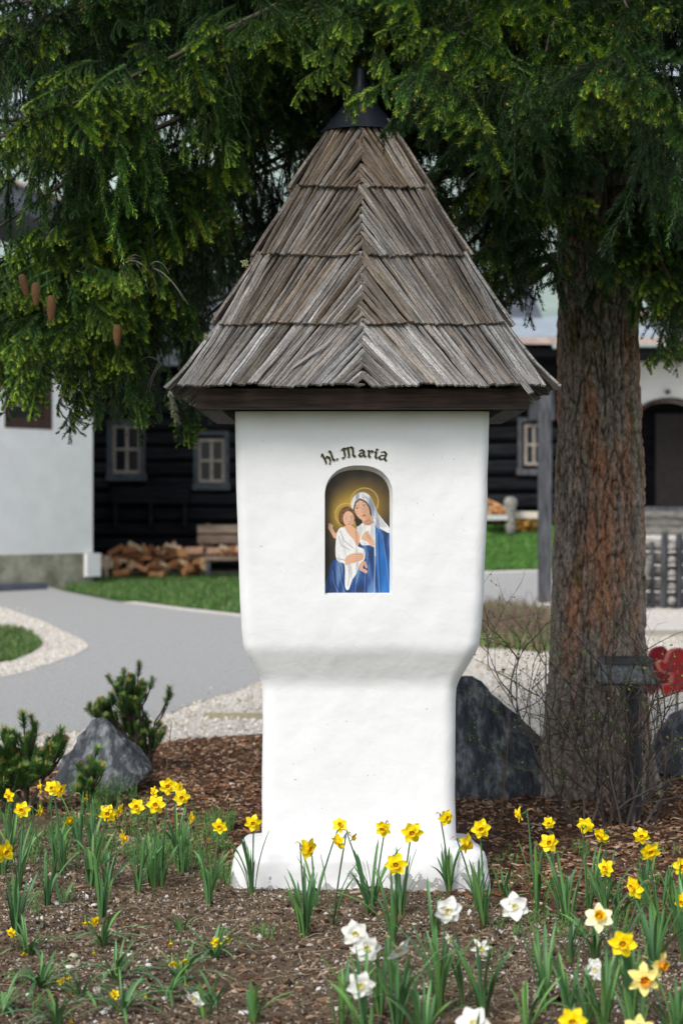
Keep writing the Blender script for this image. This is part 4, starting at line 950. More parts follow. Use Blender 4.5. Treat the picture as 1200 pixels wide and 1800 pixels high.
# a loose splinter lying across the lowest left course
b = MB(); q0 = Vector((P(505, 655, 7.76).x, 0, P(0, 652, 7.76).z)); q1 = Vector((P(580, 597, 7.8).x, 0, P(0, 597, 7.8).z))
def onface(x, z, off): hw = np.interp(z, [2.15, 2.442], [.752, .592]); return Vector((x, SY - hw - off, z))
pA, pB = onface(q0.x, q0.z, .052), onface(q1.x, q1.z, .048)
b.tube([pA, pA.lerp(pB, .5) + Vector((0, -.004, .003)), pB], [.004, .008, .005], 4, (.42, .40, .39)); o = b.build('loose_splinter', M['shingle'], roof); add_uv(o.data, [(0, 0)] * len(o.data.vertices))
# cap, finial
b = MB(); zc = 3.392; pr = [(.164, 3.366), (.155, 3.384), (.090, 3.475), (.048, 3.545), (.028, 3.59), (.024, 3.66), (.012, 3.67)]
rings = []
for i, (r, z) in enumerate(pr):
    rings.append([(SX + 1.0 * r * (1 + .30 * (max(0, 1 - i / 3.5)) * abs(math.sin(2 * a)) ** 1) * math.cos(a), SY + r * (1 + .30 * max(0, 1 - i / 3.5) * abs(math.sin(2 * a))) * math.sin(a), z - .012 * abs(math.sin(2 * a)) * max(0, 1 - i / 2)) for a in np.linspace(0, 2 * math.pi, 32, endpoint=False)])
b.loft(rings, caps=True); part(b, 'cap', M['metal'], shrine, sharp=35)
# lichen tufts and ragged splinters on the left eaves
def tuft(px, py, Y, r, n=60, sx=1, sz=1):
    c = P(px, py, Y); T = np.array(c) + rng.normal(0, 1, (n, 3)) * np.array([r * .45 * sx, r * .4, r * .5 * sz])
    lb_.inst(BOX_V, BOX_F, T, randrot(n, 1.5), np.stack([rng.uniform(.3, .8, n) * r, np.full(n, r * .14), np.full(n, r * .14)], 1), pal([(.42, .45, .25), (.50, .52, .33), (.33, .36, .2)], n, .15))
lb_ = MB()
for a in ((430, 463, 8.0, .018), (471, 449, 8.05, .008), (362, 590, 7.9, .01)): tuft(*a)
for k in range(9): tuft(299 + k * 1.2 + random.uniform(-2, 2), 690 + k * 6, 7.74 + k * .03, .008 + (.006 if k > 4 else 0), 30, .8, 1.1)
o = part(lb_, 'lichen', M['fleck'], shrine); o['kind'] = 'stuff'
rb = MB()
for k in range(120):
    t = random.random(); x0 = P(298 + 12 * t, 0, 7.75 + .2 * t).x; z0 = P(0, 688 + 50 * t, 7.75 + .2 * t).z; y0_ = 7.76 + t * .25
    rb.tube([(x0, y0_, z0), (x0 + random.uniform(-.01, .02), y0_ + random.uniform(-.02, .02), z0 - random.uniform(.008, .03))], [.003, .001], 3, random.choice([(.2, .19, .17), (.3, .3, .25), (.1, .09, .08)]))
o = part(rb, 'ragged_edge', M['fleck'], shrine); o['kind'] = 'stuff'
# ---------------------------------------------------------------- the spruce
TX, TY = P(1046, 0, 10.75).x, 10.75
tree = empty('spruce_tree', (TX, TY, 0), 'big old spruce with thick reddish trunk behind the shrine, boughs hanging over the roof', 'tree')
M['bark'] = bpy.data.materials.new('spruce_bark'); m = M['bark']; m.use_nodes = True; t = m.node_tree; N = t.nodes; L = t.links; bs = N['Principled BSDF']; bs.inputs['Roughness'].default_value = .9; bs.inputs['Specular IOR Level'].default_value = .2
at = N.new('ShaderNodeAttribute'); at.attribute_name = 'Col'; tc = N.new('ShaderNodeTexCoord')
mp = N.new('ShaderNodeMapping'); mp.inputs['Scale'].default_value = (1, 1, .6); L.new(tc.outputs['Object'], mp.inputs[0])
n_ = N.new('ShaderNodeTexNoise'); n_.inputs['Scale'].default_value = 46; n_.inputs['Detail'].default_value = 8; n_.inputs['Roughness'].default_value = .7; L.new(mp.outputs[0], n_.inputs['Vector'])
r1 = N.new('ShaderNodeMapRange'); r1.inputs[1].default_value = .33; r1.inputs[2].default_value = .68; r1.inputs[3].default_value = .3; r1.inputs[4].default_value = 1.8; L.new(n_.outputs[0], r1.inputs[0])
mx = N.new('ShaderNodeMix'); mx.data_type = 'RGBA'; mx.blend_type = 'MULTIPLY'; mx.inputs[0].default_value = 1; L.new(at.outputs[0], mx.inputs[6]); L.new(r1.outputs[0], mx.inputs[7]); L.new(mx.outputs[2], bs.inputs['Base Color'])
bn = N.new('ShaderNodeBump'); bn.inputs['Strength'].default_value = .9; bn.inputs['Distance'].default_value = .012; L.new(n_.outputs[0], bn.inputs['Height']); L.new(bn.outputs[0], bs.inputs['Normal'])
nr, nh = 260, 560; zz_ = np.concatenate([np.linspace(-.1, 4.9, nh - 20), np.linspace(4.92, 9.5, 20)])
prz = [-.1, .0, .15, .35, .6, .9, 1.3, 1.9, 2.3, 3.2, 4.2, 6, 9.5]; prr = [.40, .37, .335, .31, .285, .272, .262, .250, .236, .222, .205, .16, .09]
V = []; C = []
grey = np.array((.30, .25, .21)); red = np.array((.42, .205, .12)); moss = np.array((.15, .12, .045)); dark = np.array((.018, .014, .012))
for z in zz_:
    r0 = np.interp(z, prz, prr); cx = TX + .02 * math.sin(z * .9) - .012 * z * 0; 
    for k in range(nr):
        a = 2 * math.pi * k / nr; x, y = math.cos(a), math.sin(a)
        wr = mnoise.noise(Vector((x * 2.2, y * 2.2, z * .8))); 
        # vertical bark plates: ridged cells stretched upward
        q = Vector((x * 4.4 + .35 * wr, y * 4.4 + .5 * mnoise.noise(Vector((x * 5, y * 5, z * 3 + 8))), z * 4.2 + .6 * mnoise.noise(Vector((x * 4, y * 4, z * 5)))))
        if z < 5:
            d1 = mnoise.voronoi(q, distance_metric='DISTANCE')[0]; e = d1[1] - d1[0]
            q2 = Vector((x * 11 + wr, y * 11, z * 11)); d2 = mnoise.voronoi(q2, distance_metric='DISTANCE')[0]; e2 = d2[1] - d2[0]
            pl_ = min(1, e * 3.6); p2 = min(1, e2 * 3.2)
            fis = pl_ * .55 + p2 * .45
        else: fis = .7
        flut = .016 * math.sin(a * 5 + 1) * max(0, 1 - z / .7) + .012 * mnoise.noise(Vector((x * 1.5, y * 1.5, z * 1.1 + 20)))
        flare = .035 * max(0, 1 - z / .45) * math.sin(a * 4 + .5)
        r = r0 + (fis - .7) * .026 + flut + flare + .006 * mnoise.noise(Vector((x * 14, y * 14, z * 9)))
        V.append((cx + x * r, TY + y * r, z))
        rn = mnoise.noise(Vector((x * 2.5 + 4, y * 2.5, z * 1.7))) * .9 + .55 * math.exp(-((z - 1.35) / .75) ** 2) * math.exp(-((a - 4.75) / .55) ** 2) - .04 + .5 * mnoise.noise(Vector((x * 9, y * 9, z * 6)))
        rr = min(1, max(0, rn * 1.5)); c = grey * (1 - rr) + red * rr
        ms = min(1, max(0, (mnoise.noise(Vector((x * 3, y * 3, z * 2.1 + 40))) - .12) * 3)) * (1 if (z > 1.2 and (a < 4.2 or a > 5.4)) else 0); c = c * (1 - ms * .8) + moss * ms * .8
        c = dark * (1 - fis) ** 1.9 + c * (1 - (1 - fis) ** 1.9); C.append(c)
V = np.array(V); i, j = np.meshgrid(np.arange(nh - 1), np.arange(nr), indexing='ij'); i = i.ravel(); j = j.ravel(); j2 = (j + 1) % nr
b = MB(); b.add(V, np.stack([i * nr + j, i * nr + j2, (i + 1) * nr + j2, (i + 1) * nr + j], 1), np.array(C)); part(b, 'trunk', M['bark'], tree, smooth=True)

# ---- shoots clothed in needles
OLD = np.array((.013, .034, .013)); MID = np.array((.065, .155, .024)); NEW = np.array((.35, .48, .045)); BUD = (.50, .24, .05)
TWIG = (.045, .034, .022)
def shoot(b, pts, dens, nl, tip0, tip1, nw=.0042, bud=False, twr=.0016, under=.35, colmul=1.0):
    """needles round a twig: pts polyline, dens needles per metre, nl needle length, tip0..tip1 how young it is from base to end"""
    pts = np.array(pts, float); seg = np.diff(pts, axis=0); ln = np.linalg.norm(seg, axis=1); Lt = ln.sum(); n = max(4, int(Lt * dens))
    cum = np.concatenate([[0], np.cumsum(ln)]); tt = np.sort(rng.uniform(0, 1, n)) * Lt; k = np.clip(np.searchsorted(cum, tt, side='right') - 1, 0, len(ln) - 1)
    f = (tt - cum[k]) / ln[k]; p = pts[k] + seg[k] * f[:, None]; t_ = seg[k] / ln[k][:, None]
    up = np.array([0, 0, 1.0]); a = np.cross(t_, up + .01); na = np.linalg.norm(a, axis=1, keepdims=True); a = np.where(na > .05, a / np.maximum(na, 1e-6), np.array([1.0, 0, 0])); c = np.cross(a, t_)
    ph = np.arange(n) * 2.39996 + rng.uniform(0, 1, n); rad = a * np.cos(ph)[:, None] + c * np.sin(ph)[:, None]
    lean = rng.uniform(.45, .75, n); d = t_ * np.cos(lean * 1.5)[:, None] + rad * np.sin(lean * 1.5)[:, None]
    d[:, 2] += under * .25; d /= np.linalg.norm(d, axis=1, keepdims=True)
    L_ = nl * rng.uniform(.75, 1.15, n) * np.where(tt / Lt > .93, .8, 1); side = np.cross(d, t_); side /= np.maximum(np.linalg.norm(side, axis=1, keepdims=True), 1e-6)
    w_ = nw / 2; base = p + rad * twr * .5
    V = np.stack([base - side * w_, base + side * w_, base + d * (L_ * .75)[:, None] + side * w_ * .8, base + d * L_[:, None]], 1)
    young = np.clip(tip0 + (tip1 - tip0) * (tt / Lt) ** 1.3 + rng.normal(0, .06, n), 0, 1)[:, None]
    col = np.where(young < .5, OLD + (MID - OLD) * young * 2, MID + (NEW - MID) * (young - .5) * 2) * colmul * rng.uniform(.8, 1.25, (n, 1))
    b.add(V.reshape(-1, 3), np.arange(n * 4).reshape(-1, 4)[:, [0, 1, 2, 3]], np.repeat(col, 4, 0))
    if bud:
        e = pts[-1]; b.add(e + OCT_V * np.array([.009, .009, .011]), OCT_F, BUD)
def curve(p0, d, L_, sag, n=5, wob=.0):
    pts = [np.array(p0, float)]; d = np.array(d, float); d /= np.linalg.norm(d)
    for i in range(n):
        d = d + np.array([rng.normal(0, wob), rng.normal(0, wob), -sag / n + rng.normal(0, wob)]); d /= np.linalg.norm(d); pts.append(pts[-1] + d * L_ / n)
    return pts
def frond(L_, young, dens=620, nl=.021, hang=.5, seed=0, sub=True, sp_=.046, lf_=.52, ss_=.06):
    """flat spray: axis along +X, side shoots both sides, tips drooping"""
    global rng
    rng0 = rng; rng = np.random.default_rng(seed); b = MB()
    ax = curve((0, 0, 0), (1, 0, .12), L_, .55, 8, .05); b.tube([tuple(p) for p in ax], list(np.linspace(.0045, .0015, len(ax))), 4, TWIG, caps=False)
    shoot(b, ax, dens, nl, young * .3, young, bud=young > .5)
    k = int(L_ / sp_)
    for i in range(k):
        f = .08 + .9 * i / k; q = f * (len(ax) - 1); i0 = int(q); p0 = ax[i0] + (ax[min(i0 + 1, len(ax) - 1)] - ax[i0]) * (q - i0)
        sd = 1 if i % 2 else -1; l = (L_ * lf_ * (1 - f) ** .8 + .055) * rng.uniform(.7, 1.15); an = rng.uniform(.75, 1.15)
        pts = curve(p0, (math.cos(an), sd * math.sin(an), -hang * rng.uniform(0, .8)), l, hang * rng.uniform(.5, 1.5), 5, .06)
        b.tube([tuple(p) for p in pts], [.0028, .0025, .002, .0018, .0015, .001], 3, TWIG, caps=False)
        shoot(b, pts, dens, nl, young * .0, young * rng.uniform(.55, 1.15), bud=young > .5 and rng.random() < .6)
        if sub and l > .08:
            for s_ in range(int(l / ss_)):
                ff = rng.uniform(.2, .92); q = ff * 5; i1 = int(q); p1 = pts[i1] + (pts[min(i1 + 1, 5)] - pts[i1]) * (q - i1); dd = pts[min(i1 + 1, 5)] - pts[i1]; dd = dd / (np.linalg.norm(dd) + 1e-9)
                pr_ = np.array([-dd[1], dd[0], 0]) * (1 if s_ % 2 else -1); l2 = rng.uniform(.045, .085) + l * .12 * (1 - ff)
                sp = curve(p1, dd * .7 + pr_ * .6 + np.array([0, 0, -hang * .6]), l2, hang * rng.uniform(.6, 1.6), 3, .05)
                shoot(b, sp, dens * 1.05, nl * .95, young * .1, young * rng.uniform(.55, 1.2), bud=young > .5 and rng.random() < .45)
    o = b.build('bough', M['needle'], link=False); rng = rng0; return o.data
def curtain(L_, young, dens=560, nl=.019, seed=0):
    """hanging branchlet: axis along +X (hung down when placed), thin side shoots all round"""
    global rng
    rng0 = rng; rng = np.random.default_rng(seed); b = MB()
    ax = curve((0, 0, 0), (1, 0, 0), L_, 0, 8, .07); b.tube([tuple(p) for p in ax], list(np.linspace(.004, .0014, len(ax))), 3, TWIG, caps=False)
    shoot(b, ax, dens, nl, young * .1, young)
    for i in range(int(L_ / .034)):
        f = .04 + .9 * rng.random(); q = f * 8; i0 = int(q); p0 = ax[i0] + (ax[min(i0 + 1, 8)] - ax[i0]) * (q - i0); a = rng.uniform(0, 6.28); l = rng.uniform(.04, .15) * (1.2 - f * .5); s_ = rng.uniform(.35, .8)
        pts = curve(p0, (1, s_ * math.cos(a), s_ * math.sin(a)), l, 0, 4, .08)
        pts = [p + np.array([.25 * (np.linalg.norm(p - pts[0])) ** 1.2, 0, 0]) for p in pts]
        shoot(b, pts, dens, nl, young * .2, young * rng.uniform(.5, 1.1))
    o = b.build('bough', M['needle'], link=False); rng = rng0; return o.data
protos = [frond(.46, .38, seed=1, hang=.8, sp_=.042, lf_=.4), frond(.40, .6, seed=2, hang=.9, sp_=.042, lf_=.4), frond(.50, .22, seed=3), frond(.44, 1.0, seed=4, nl=.023, dens=950, hang=.9, sp_=.036, lf_=.30, ss_=.075), frond(.36, 1.1, seed=5, hang=1.3, nl=.023, dens=950, sp_=.034, lf_=.30, ss_=.08), frond(.5, .95, seed=6, hang=.6, nl=.023, dens=950, sp_=.036, lf_=.34, ss_=.075),
          curtain(.48, .2, seed=7), curtain(.40, .34, seed=8), curtain(.55, .1, seed=9), curtain(.36, .75, seed=10)]
# fronds: 0,1,2 dull; 3,4,5 young; curtains: 6,7,8 dull, 9 younger
ymx = [(-200, 700), (0, 675), (50, 665), (90, 640), (125, 722), (175, 728), (215, 765), (262, 775), (300, 700), (325, 785), (350, 745), (368, 560), (455, 520), (480, 480), (560, 420), (700, 400), (740, 500), (800, 560), (880, 560), (960, 530), (985, 440), (1000, 480), (1060, 490), (1100, 470), (1122, 545), (1160, 555), (1175, 655), (1300, 660), (1500, 660)]
ymX = [p[0] for p in ymx]; ymY = [p[1] for p in ymx]
rnd_ = random.Random(5)
inst_list = []  # loc, euler, scale, proto, priority
def ok(p, ext, pyext=None):
    """does a bough at p, reaching ext metres, stay out of the shrine and above the lower edge of the crown?"""
    x, y, z = p
    if y < 5.5: return False
    px = 600 + x * FPX / y; py = 900 - (z - CZ) * FPX / y; e = ext * FPX / y
    if abs(x - SX) < 1.02 and abs(y - SY) < 1.05 and z - ext < 3.72 and (abs(x - SX) < .28 + (3.5 - z) * .55 + ext * .6): return False
    if not (-260 < px < 1460) or py < -1100: return False
    if py + e * (1.15 if px > 1110 else .9) > np.interp(px, ymX, ymY): return False
    if y < 8.9 and 300 < px < 985:   # keep the roof in view
        hw_ = np.interp(py + e * .9, [120, 210, 330, 450, 570, 690], [20, 54, 120, 187, 259, 341])
        if py + e * .9 > 185 and abs(px - 633) < hw_ + e * .6: return False
    if y > 8.9 and 955 < px < 1125 and py + e > 500: return False
    if y < 10.9 and 955 < px < 1128 and py + e > 240 and rnd_.random() < (.97 if py + e > 380 else .85): return False
    if py < -60 and rnd_.random() < (.8 if y < 9 else .4): return False
    # daylight gaps seen between the boughs
    return True
def gap(px, py):
    for gx_, gy_, gr in ((330, 215, 38), (365, 250, 26), (300, 230, 18), (215, 310, 20), (560, 250, 30), (500, 300, 22), (745, 265, 26), (780, 300, 20), (840, 215, 20), (820, 400, 36), (790, 450, 30), (770, 360, 24), (630, 75, 16), (660, 100, 22), (585, 215, 16), (20, 335, 50), (75, 345, 46), (500, 130, 12), (690, 110, 20), (470, 255, 26), (390, 230, 18), (860, 470, 26), (900, 545, 34), (430, 330, 18), (1115, 300, 14)):
        if (px - gx_) ** 2 + ((py - gy_) * .6) ** 2 < (gr * 1.35) ** 2: return True
    return False
def put(p, az, pitch, roll, sc, proto_i, pri, force=False):
    ext = sc * (.30 if proto_i < 6 else .44) * (1 if proto_i >= 6 else .75)
    if not force and not ok(p, ext): return
    if not force:
        px = 600 + p[0] * FPX / p[1]; py = 900 - (p[2] - CZ - (ext * .5)) * FPX / p[1]
        if p[1] > 8.3 and gap(px, py): return
    inst_list.append(((p[0], p[1], p[2]), (roll, pitch, az), sc, proto_i, pri))
def limb(z0, az, L_, drop, first=.16, dens=1.0, young=False, radius=.032, end=None):
    pts = []; n = 14; c = Vector((TX + .15 * math.cos(az), TY + .15 * math.sin(az), z0)); 
    if end is not None:
        e = Vector(end); d = e - c; L_ = d.length; az = math.atan2(d.y, d.x)
    for i in range(n + 1):
        t = i / n
        if end is None: q = c + Vector((math.cos(az) * L_ * t, math.sin(az) * L_ * t, -drop * L_ * t ** 1.4 + .10 * L_ * max(0, t - .6) ** 1.5))
        else: q = c + d * t + Vector((0, 0, .10 * L_ * math.sin(math.pi * t)))
        q += Vector((0, 0, .04 * mnoise.noise(Vector((az * 9, z0 * 7, t * 5))))); q += Vector((-math.sin(az), math.cos(az), 0)) * .12 * mnoise.noise(Vector((az * 5, z0 * 3, t * 3 + 9)))
        pts.append(q)
    # keep tubes out of the shrine
    if not any((abs(q.x - SX) < .5 and abs(q.y - SY) < .6 and q.z < 3.7) or (q.y < 8.9 and 170 < 900 - (q.z - CZ) * FPX / q.y < 720 and 290 < 600 + q.x * FPX / q.y < 985) for q in pts):
        b = MB(); b.tube([q[:] for q in pts], list(np.linspace(radius, .006, n + 1)), 6, (.075, .058, .045)); part(b, 'limb', M['vc'], tree, smooth=True)
    steps = int(L_ / .085 * dens)
    for s_ in range(steps):
        t = first + (1 - first) * (s_ + rnd_.random()) / steps; q = t * n; i0 = min(int(q), n - 1); p = pts[i0].lerp(pts[i0 + 1], q - i0); a2 = az
        sd = 1 if s_ % 2 else -1; sz = rnd_.uniform(.75, 1.35) * (1.15 - .35 * t)
        lim_y = young or t > .82
        pr = rnd_.choice((0, 1, 2)) if not (lim_y and rnd_.random() < (.8 if young else .4)) else rnd_.choice((3, 4, 5))
        put(p, a2 + sd * rnd_.uniform(.6, 1.35), rnd_.uniform(.15, .8), rnd_.uniform(-.4, .4), sz, pr, 1)
        for h_ in range(2):
            off = rnd_.uniform(0, .34) * (1 if h_ else -1); pp = p + Vector((-math.sin(a2) * off, math.cos(a2) * off, -.05 - abs(off) * .35))
            put(pp, rnd_.uniform(0, 6.3), rnd_.uniform(1.15, 1.55), 0, rnd_.uniform(.6, 1.25), rnd_.choice((6, 7, 8, 8, 7)) if not young else rnd_.choice((7, 9, 9)), 0)
    if end is not None or True: put(pts[-1], az, .3, 0, 1.0, 4 if young else 1, 2)
# whorls of limbs up the trunk
k = 0
for z0 in np.arange(3.15, 7.3, .30):
    m_ = 6 if z0 < 5.2 else 5
    for i in range(m_):
        az = 2 * math.pi * (i + rnd_.random() * .5) / m_ + k * .9; k += 1
        if math.sin(az) > .75 and z0 > 4.6: continue
        limb(z0, az, rnd_.uniform(3.2, 4.6) * (1 - .05 * (z0 - 3)), rnd_.uniform(.13, .24), radius=rnd_.uniform(.028, .042))
# limbs reaching towards the lower left, over the path
for z0, (px, py, Y), yg in ((3.6, (20, 455, 7.9), 1), (3.5, (130, 470, 8.1), 1), (3.45, (235, 520, 8.3), 0), (3.9, (60, 560, 7.8), 1), (4.2, (-40, 420, 8.3), 0), (4.0, (0, 250, 8.2), 0), (4.4, (110, 190, 7.7), 1),
                             (3.7, (300, 600, 9.2), 0), (4.6, (-60, 100, 8.6), 0), (3.6, (190, 600, 8.4), 0), (4.3, (230, 330, 9.4), 0), (4.1, (330, 380, 9.9), 0), (4.7, (420, 150, 9.2), 0), (4.9, (510, 20, 8.4), 0), (5.0, (200, -60, 8.6), 0), (4.1, (60, 390, 9.3), 0)):
    limb(z0, 0, 0, 0, first=.35, dens=1.0, young=bool(yg), end=P(px, py, Y), radius=.034)
# right side and towards the camera
for z0, (px, py, Y), yg in ((3.7, (1190, 520, 9.6), 0), (3.4, (1205, 545, 9.2), 1), (4.2, (1160, 250, 9.2), 0), (4.0, (880, 290, 8.9), 1), (3.75, (900, 390, 9.4), 0), (4.6, (800, 60, 8.0), 1), (4.7, (960, 90, 8.2), 1), (4.9, (1100, 20, 8.4), 0), (4.5, (1030, 180, 9.0), 0), (4.1, (1120, 400, 9.7), 0), (3.9, (840, 330, 9.9), 0), (5.0, (720, 90, 8.6), 0)):
    limb(z0, 0, 0, 0, first=.3, dens=1.0, young=bool(yg), end=P(px, py, Y), radius=.026)
# clearly seen light sprays close to the viewer: photograph column, row, distance, azimuth seen (-1 left, 1 right, 0 towards us), count, spread
def sprays(px, py, Y, az, n, sx, sy, sc=.6, pr=(3, 4, 5), pitch=(.1, .6)):
    for i in range(n):
        q = P(px + rnd_.uniform(-sx, sx), py + rnd_.uniform(-sy, sy), Y + rnd_.uniform(-.25, .25))
        put(q, az + rnd_.uniform(-.6, .6), rnd_.uniform(*pitch), rnd_.uniform(-.5, .5), sc * rnd_.uniform(.75, 1.25), rnd_.choice(pr), 3, force=True)
LFT, RGT, TOW = math.pi, 0.0, -math.pi / 2
sprays(235, 120, 7.7, LFT - .3, 3, 25, 15); sprays(170, 105, 7.6, LFT, 2, 20, 8, .5); sprays(260, 150, 7.7, RGT - .5, 2, 15, 10, .5); sprays(130, 155, 7.6, LFT, 2, 15, 10, .45)
sprays(560, 118, 7.4, LFT, 3, 25, 8, .42); sprays(600, 130, 7.4, RGT - .6, 2, 20, 8, .4); sprays(575, 75, 7.5, TOW, 4, 45, 14, .42, (3, 4), (.3, 1.0)); sprays(655, 85, 7.5, TOW, 4, 40, 14, .42, (3, 4), (.3, 1.0)); sprays(605, 150, 7.4, TOW, 2, 22, 6, .3, (3, 4), (.6, 1.2)); sprays(640, 30, 7.6, TOW, 5, 60, 20, .5, (3, 4, 1), (.3, 1.0)); sprays(690, 105, 7.4, RGT, 3, 30, 10, .45); sprays(760, 60, 7.5, LFT + .3, 4, 40, 20, .5); sprays(840, 120, 7.6, LFT, 4, 35, 12, .5); sprays(910, 110, 7.7, RGT - .4, 4, 40, 15, .55)
sprays(1000, 130, 7.8, RGT - .3, 4, 40, 20, .55); sprays(1080, 170, 8.0, RGT, 3, 30, 15, .5)
sprays(960, 270, 8.9, TOW, 6, 55, 30, .55); sprays(930, 330, 8.9, LFT, 6, 45, 30, .55); sprays(980, 350, 8.9, TOW, 6, 35, 28, .5); sprays(1020, 385, 9.0, RGT, 2, 10, 10, .45)

sprays(60, 475, 7.65, LFT, 9, 60, 18, .55); sprays(170, 470, 7.7, RGT - .6, 10, 50, 20, .55); sprays(230, 520, 7.9, TOW, 7, 50, 25, .55); sprays(120, 560, 7.7, TOW, 13, 90, 45, .6); sprays(60, 600, 7.8, LFT + .4, 8, 60, 30, .55, (3, 4, 5), (.5, 1.2))
sprays(190, 630, 8.0, TOW, 8, 60, 30, .55, (3, 4, 1), (.5, 1.2)); sprays(250, 680, 8.2, TOW, 6, 30, 30, .5, (4, 1, 3), (.7, 1.3)); sprays(330, 725, 8.25, TOW, 4, 14, 14, .36, (4, 3), (.9, 1.4)); sprays(150, 665, 8.1, LFT, 4, 25, 15, .45, (1, 3), (.7, 1.2))
sprays(30, 640, 7.8, TOW, 4, 25, 14, .45, (3, 4, 0), (.8, 1.3)); sprays(70, 645, 7.8, TOW, 3, 15, 10, .4, (3, 4), (.8, 1.3)); sprays(310, 570, 8.6, TOW, 5, 30, 30, .5, (0, 1, 3)); sprays(340, 500, 9.0, TOW, 4, 30, 20, .5, (0, 1))
sprays(20, 30, 7.7, TOW, 5, 40, 40, .5, (0, 1, 3)); sprays(420, 20, 7.8, TOW, 5, 60, 25, .5, (0, 1, 3)); sprays(240, 60, 7.9, TOW, 5, 60, 40, .5, (0, 1, 3)); sprays(370, 200, 8.0, TOW, 3, 40, 30, .4, (1, 3), (.8, 1.3)); sprays(410, 225, 8.2, TOW, 2, 10, 10, .4, (4,), (1, 1.4))
sprays(530, 15, 7.5, TOW, 4, 40, 20, .45, (3, 1)); sprays(1150, 330, 9.0, RGT, 5, 30, 30, .5, (0, 1, 3)); sprays(1140, 60, 8.2, TOW, 6, 50, 50, .55, (0, 1, 3)); sprays(40, 220, 7.9, TOW, 5, 40, 50, .5, (0, 1, 3), (.6, 1.2)); sprays(60, 400, 7.9, TOW, 4, 50, 12, .5, (1, 0, 3))
sprays(1196, 590, 9.1, LFT, 4, 8, 12, .45, (1, 3), (.5, 1.0)); sprays(880, 495, 9.6, TOW, 5, 40, 20, .5, (0, 2)); sprays(820, 480, 9.8, TOW, 4, 30, 25, .5, (0, 2))
# 290 boughs that show largest are parts; the others one mass drawn from the same boughs
def shows(it):
    (x, y, z), _, sc, pi_, pri = it; px = 600 + x * FPX / y; py = 900 - (z - CZ) * FPX / y
    return (pri * 10 + sc / y * 8) if (-40 < px < 1240 and -40 < py < 760) else -1
inst_list.sort(key=shows, reverse=True)
named = inst_list[:285]; mass = inst_list[285:]
for k in range(10):   # make sure each kind of bough stands once by itself
    if not any(it[3] == k for it in named):
        i = next(i for i, it in enumerate(mass) if it[3] == k); named.append(mass.pop(i))
rep = {}
for (p, e, sc, pi_, pri) in named:
    o = bpy.data.objects.new('bough', protos[pi_]); COL.objects.link(o); o.parent = tree; o.matrix_parent_inverse = Matrix.Translation((-TX, -TY, 0))
    o.location = p; o.rotation_euler = e; o.scale = (sc,) * 3; rep.setdefault(pi_, o)
print('boughs named', len(named), 'mass', len(mass))
me = bpy.data.meshes.new('foliage'); me.vertices.add(len(mass)); me.vertices.foreach_set('co', np.array([m_[0] for m_ in mass], np.float32).ravel())
a = me.attributes.new('rot', 'FLOAT_VECTOR', 'POINT'); a.data.foreach_set('vector', np.array([m_[1] for m_ in mass], np.float32).ravel())
a = me.attributes.new('scl', 'FLOAT', 'POINT'); a.data.foreach_set('value', np.array([m_[2] for m_ in mass], np.float32))
a = me.attributes.new('var', 'INT', 'POINT'); a.data.foreach_set('value', np.array([m_[3] for m_ in mass], np.int32))
fo = bpy.data.objects.new('foliage', me); COL.objects.link(fo); fo.parent = tree; fo.matrix_parent_inverse = Matrix.Translation((-TX, -TY, 0)); fo['kind'] = 'stuff'
ng = bpy.data.node_groups.new('foliage_boughs', 'GeometryNodeTree'); ng.interface.new_socket('Geometry', in_out='INPUT', socket_type='NodeSocketGeometry'); ng.interface.new_socket('Geometry', in_out='OUTPUT', socket_type='NodeSocketGeometry')
gi = ng.nodes.new('NodeGroupInput'); go = ng.nodes.new('NodeGroupOutput'); jn = ng.nodes.new('GeometryNodeJoinGeometry')
def nattr(nm, ty):
    q = ng.nodes.new('GeometryNodeInputNamedAttribute'); q.data_type = ty; q.inputs['Name'].default_value = nm; return [s_ for s_ in q.outputs if s_.enabled][0]
ar, as_, av = nattr('rot', 'FLOAT_VECTOR'), nattr('scl', 'FLOAT'), nattr('var', 'INT')
e2r = ng.nodes.new('FunctionNodeEulerToRotation'); ng.links.new(ar, e2r.inputs[0])
for k, o in rep.items():
    oi = ng.nodes.new('GeometryNodeObjectInfo'); oi.inputs['Object'].default_value = o; oi.inputs['As Instance'].default_value = True; oi.transform_space = 'ORIGINAL'
    cmp_ = ng.nodes.new('FunctionNodeCompare'); cmp_.data_type = 'INT'; cmp_.operation = 'EQUAL'
    ins = [s_ for s_ in cmp_.inputs if s_.enabled and s_.type == 'INT']; ng.links.new(av, ins[0]); ins[1].default_value = k
    ip = ng.nodes.new('GeometryNodeInstanceOnPoints'); ng.links.new(gi.outputs[0], ip.inputs['Points']); ng.links.new(cmp_.outputs[0], ip.inputs['Selection']); ng.links.new(oi.outputs['Geometry'], ip.inputs['Instance'])
    ng.links.new(e2r.outputs[0], ip.inputs['Rotation']); ng.links.new(as_, ip.inputs['Scale']); ng.links.new(ip.outputs[0], jn.inputs[0])
ng.links.new(jn.outputs[0], go.inputs[0]); md = fo.modifiers.new('boughs', 'NODES'); md.node_group = ng
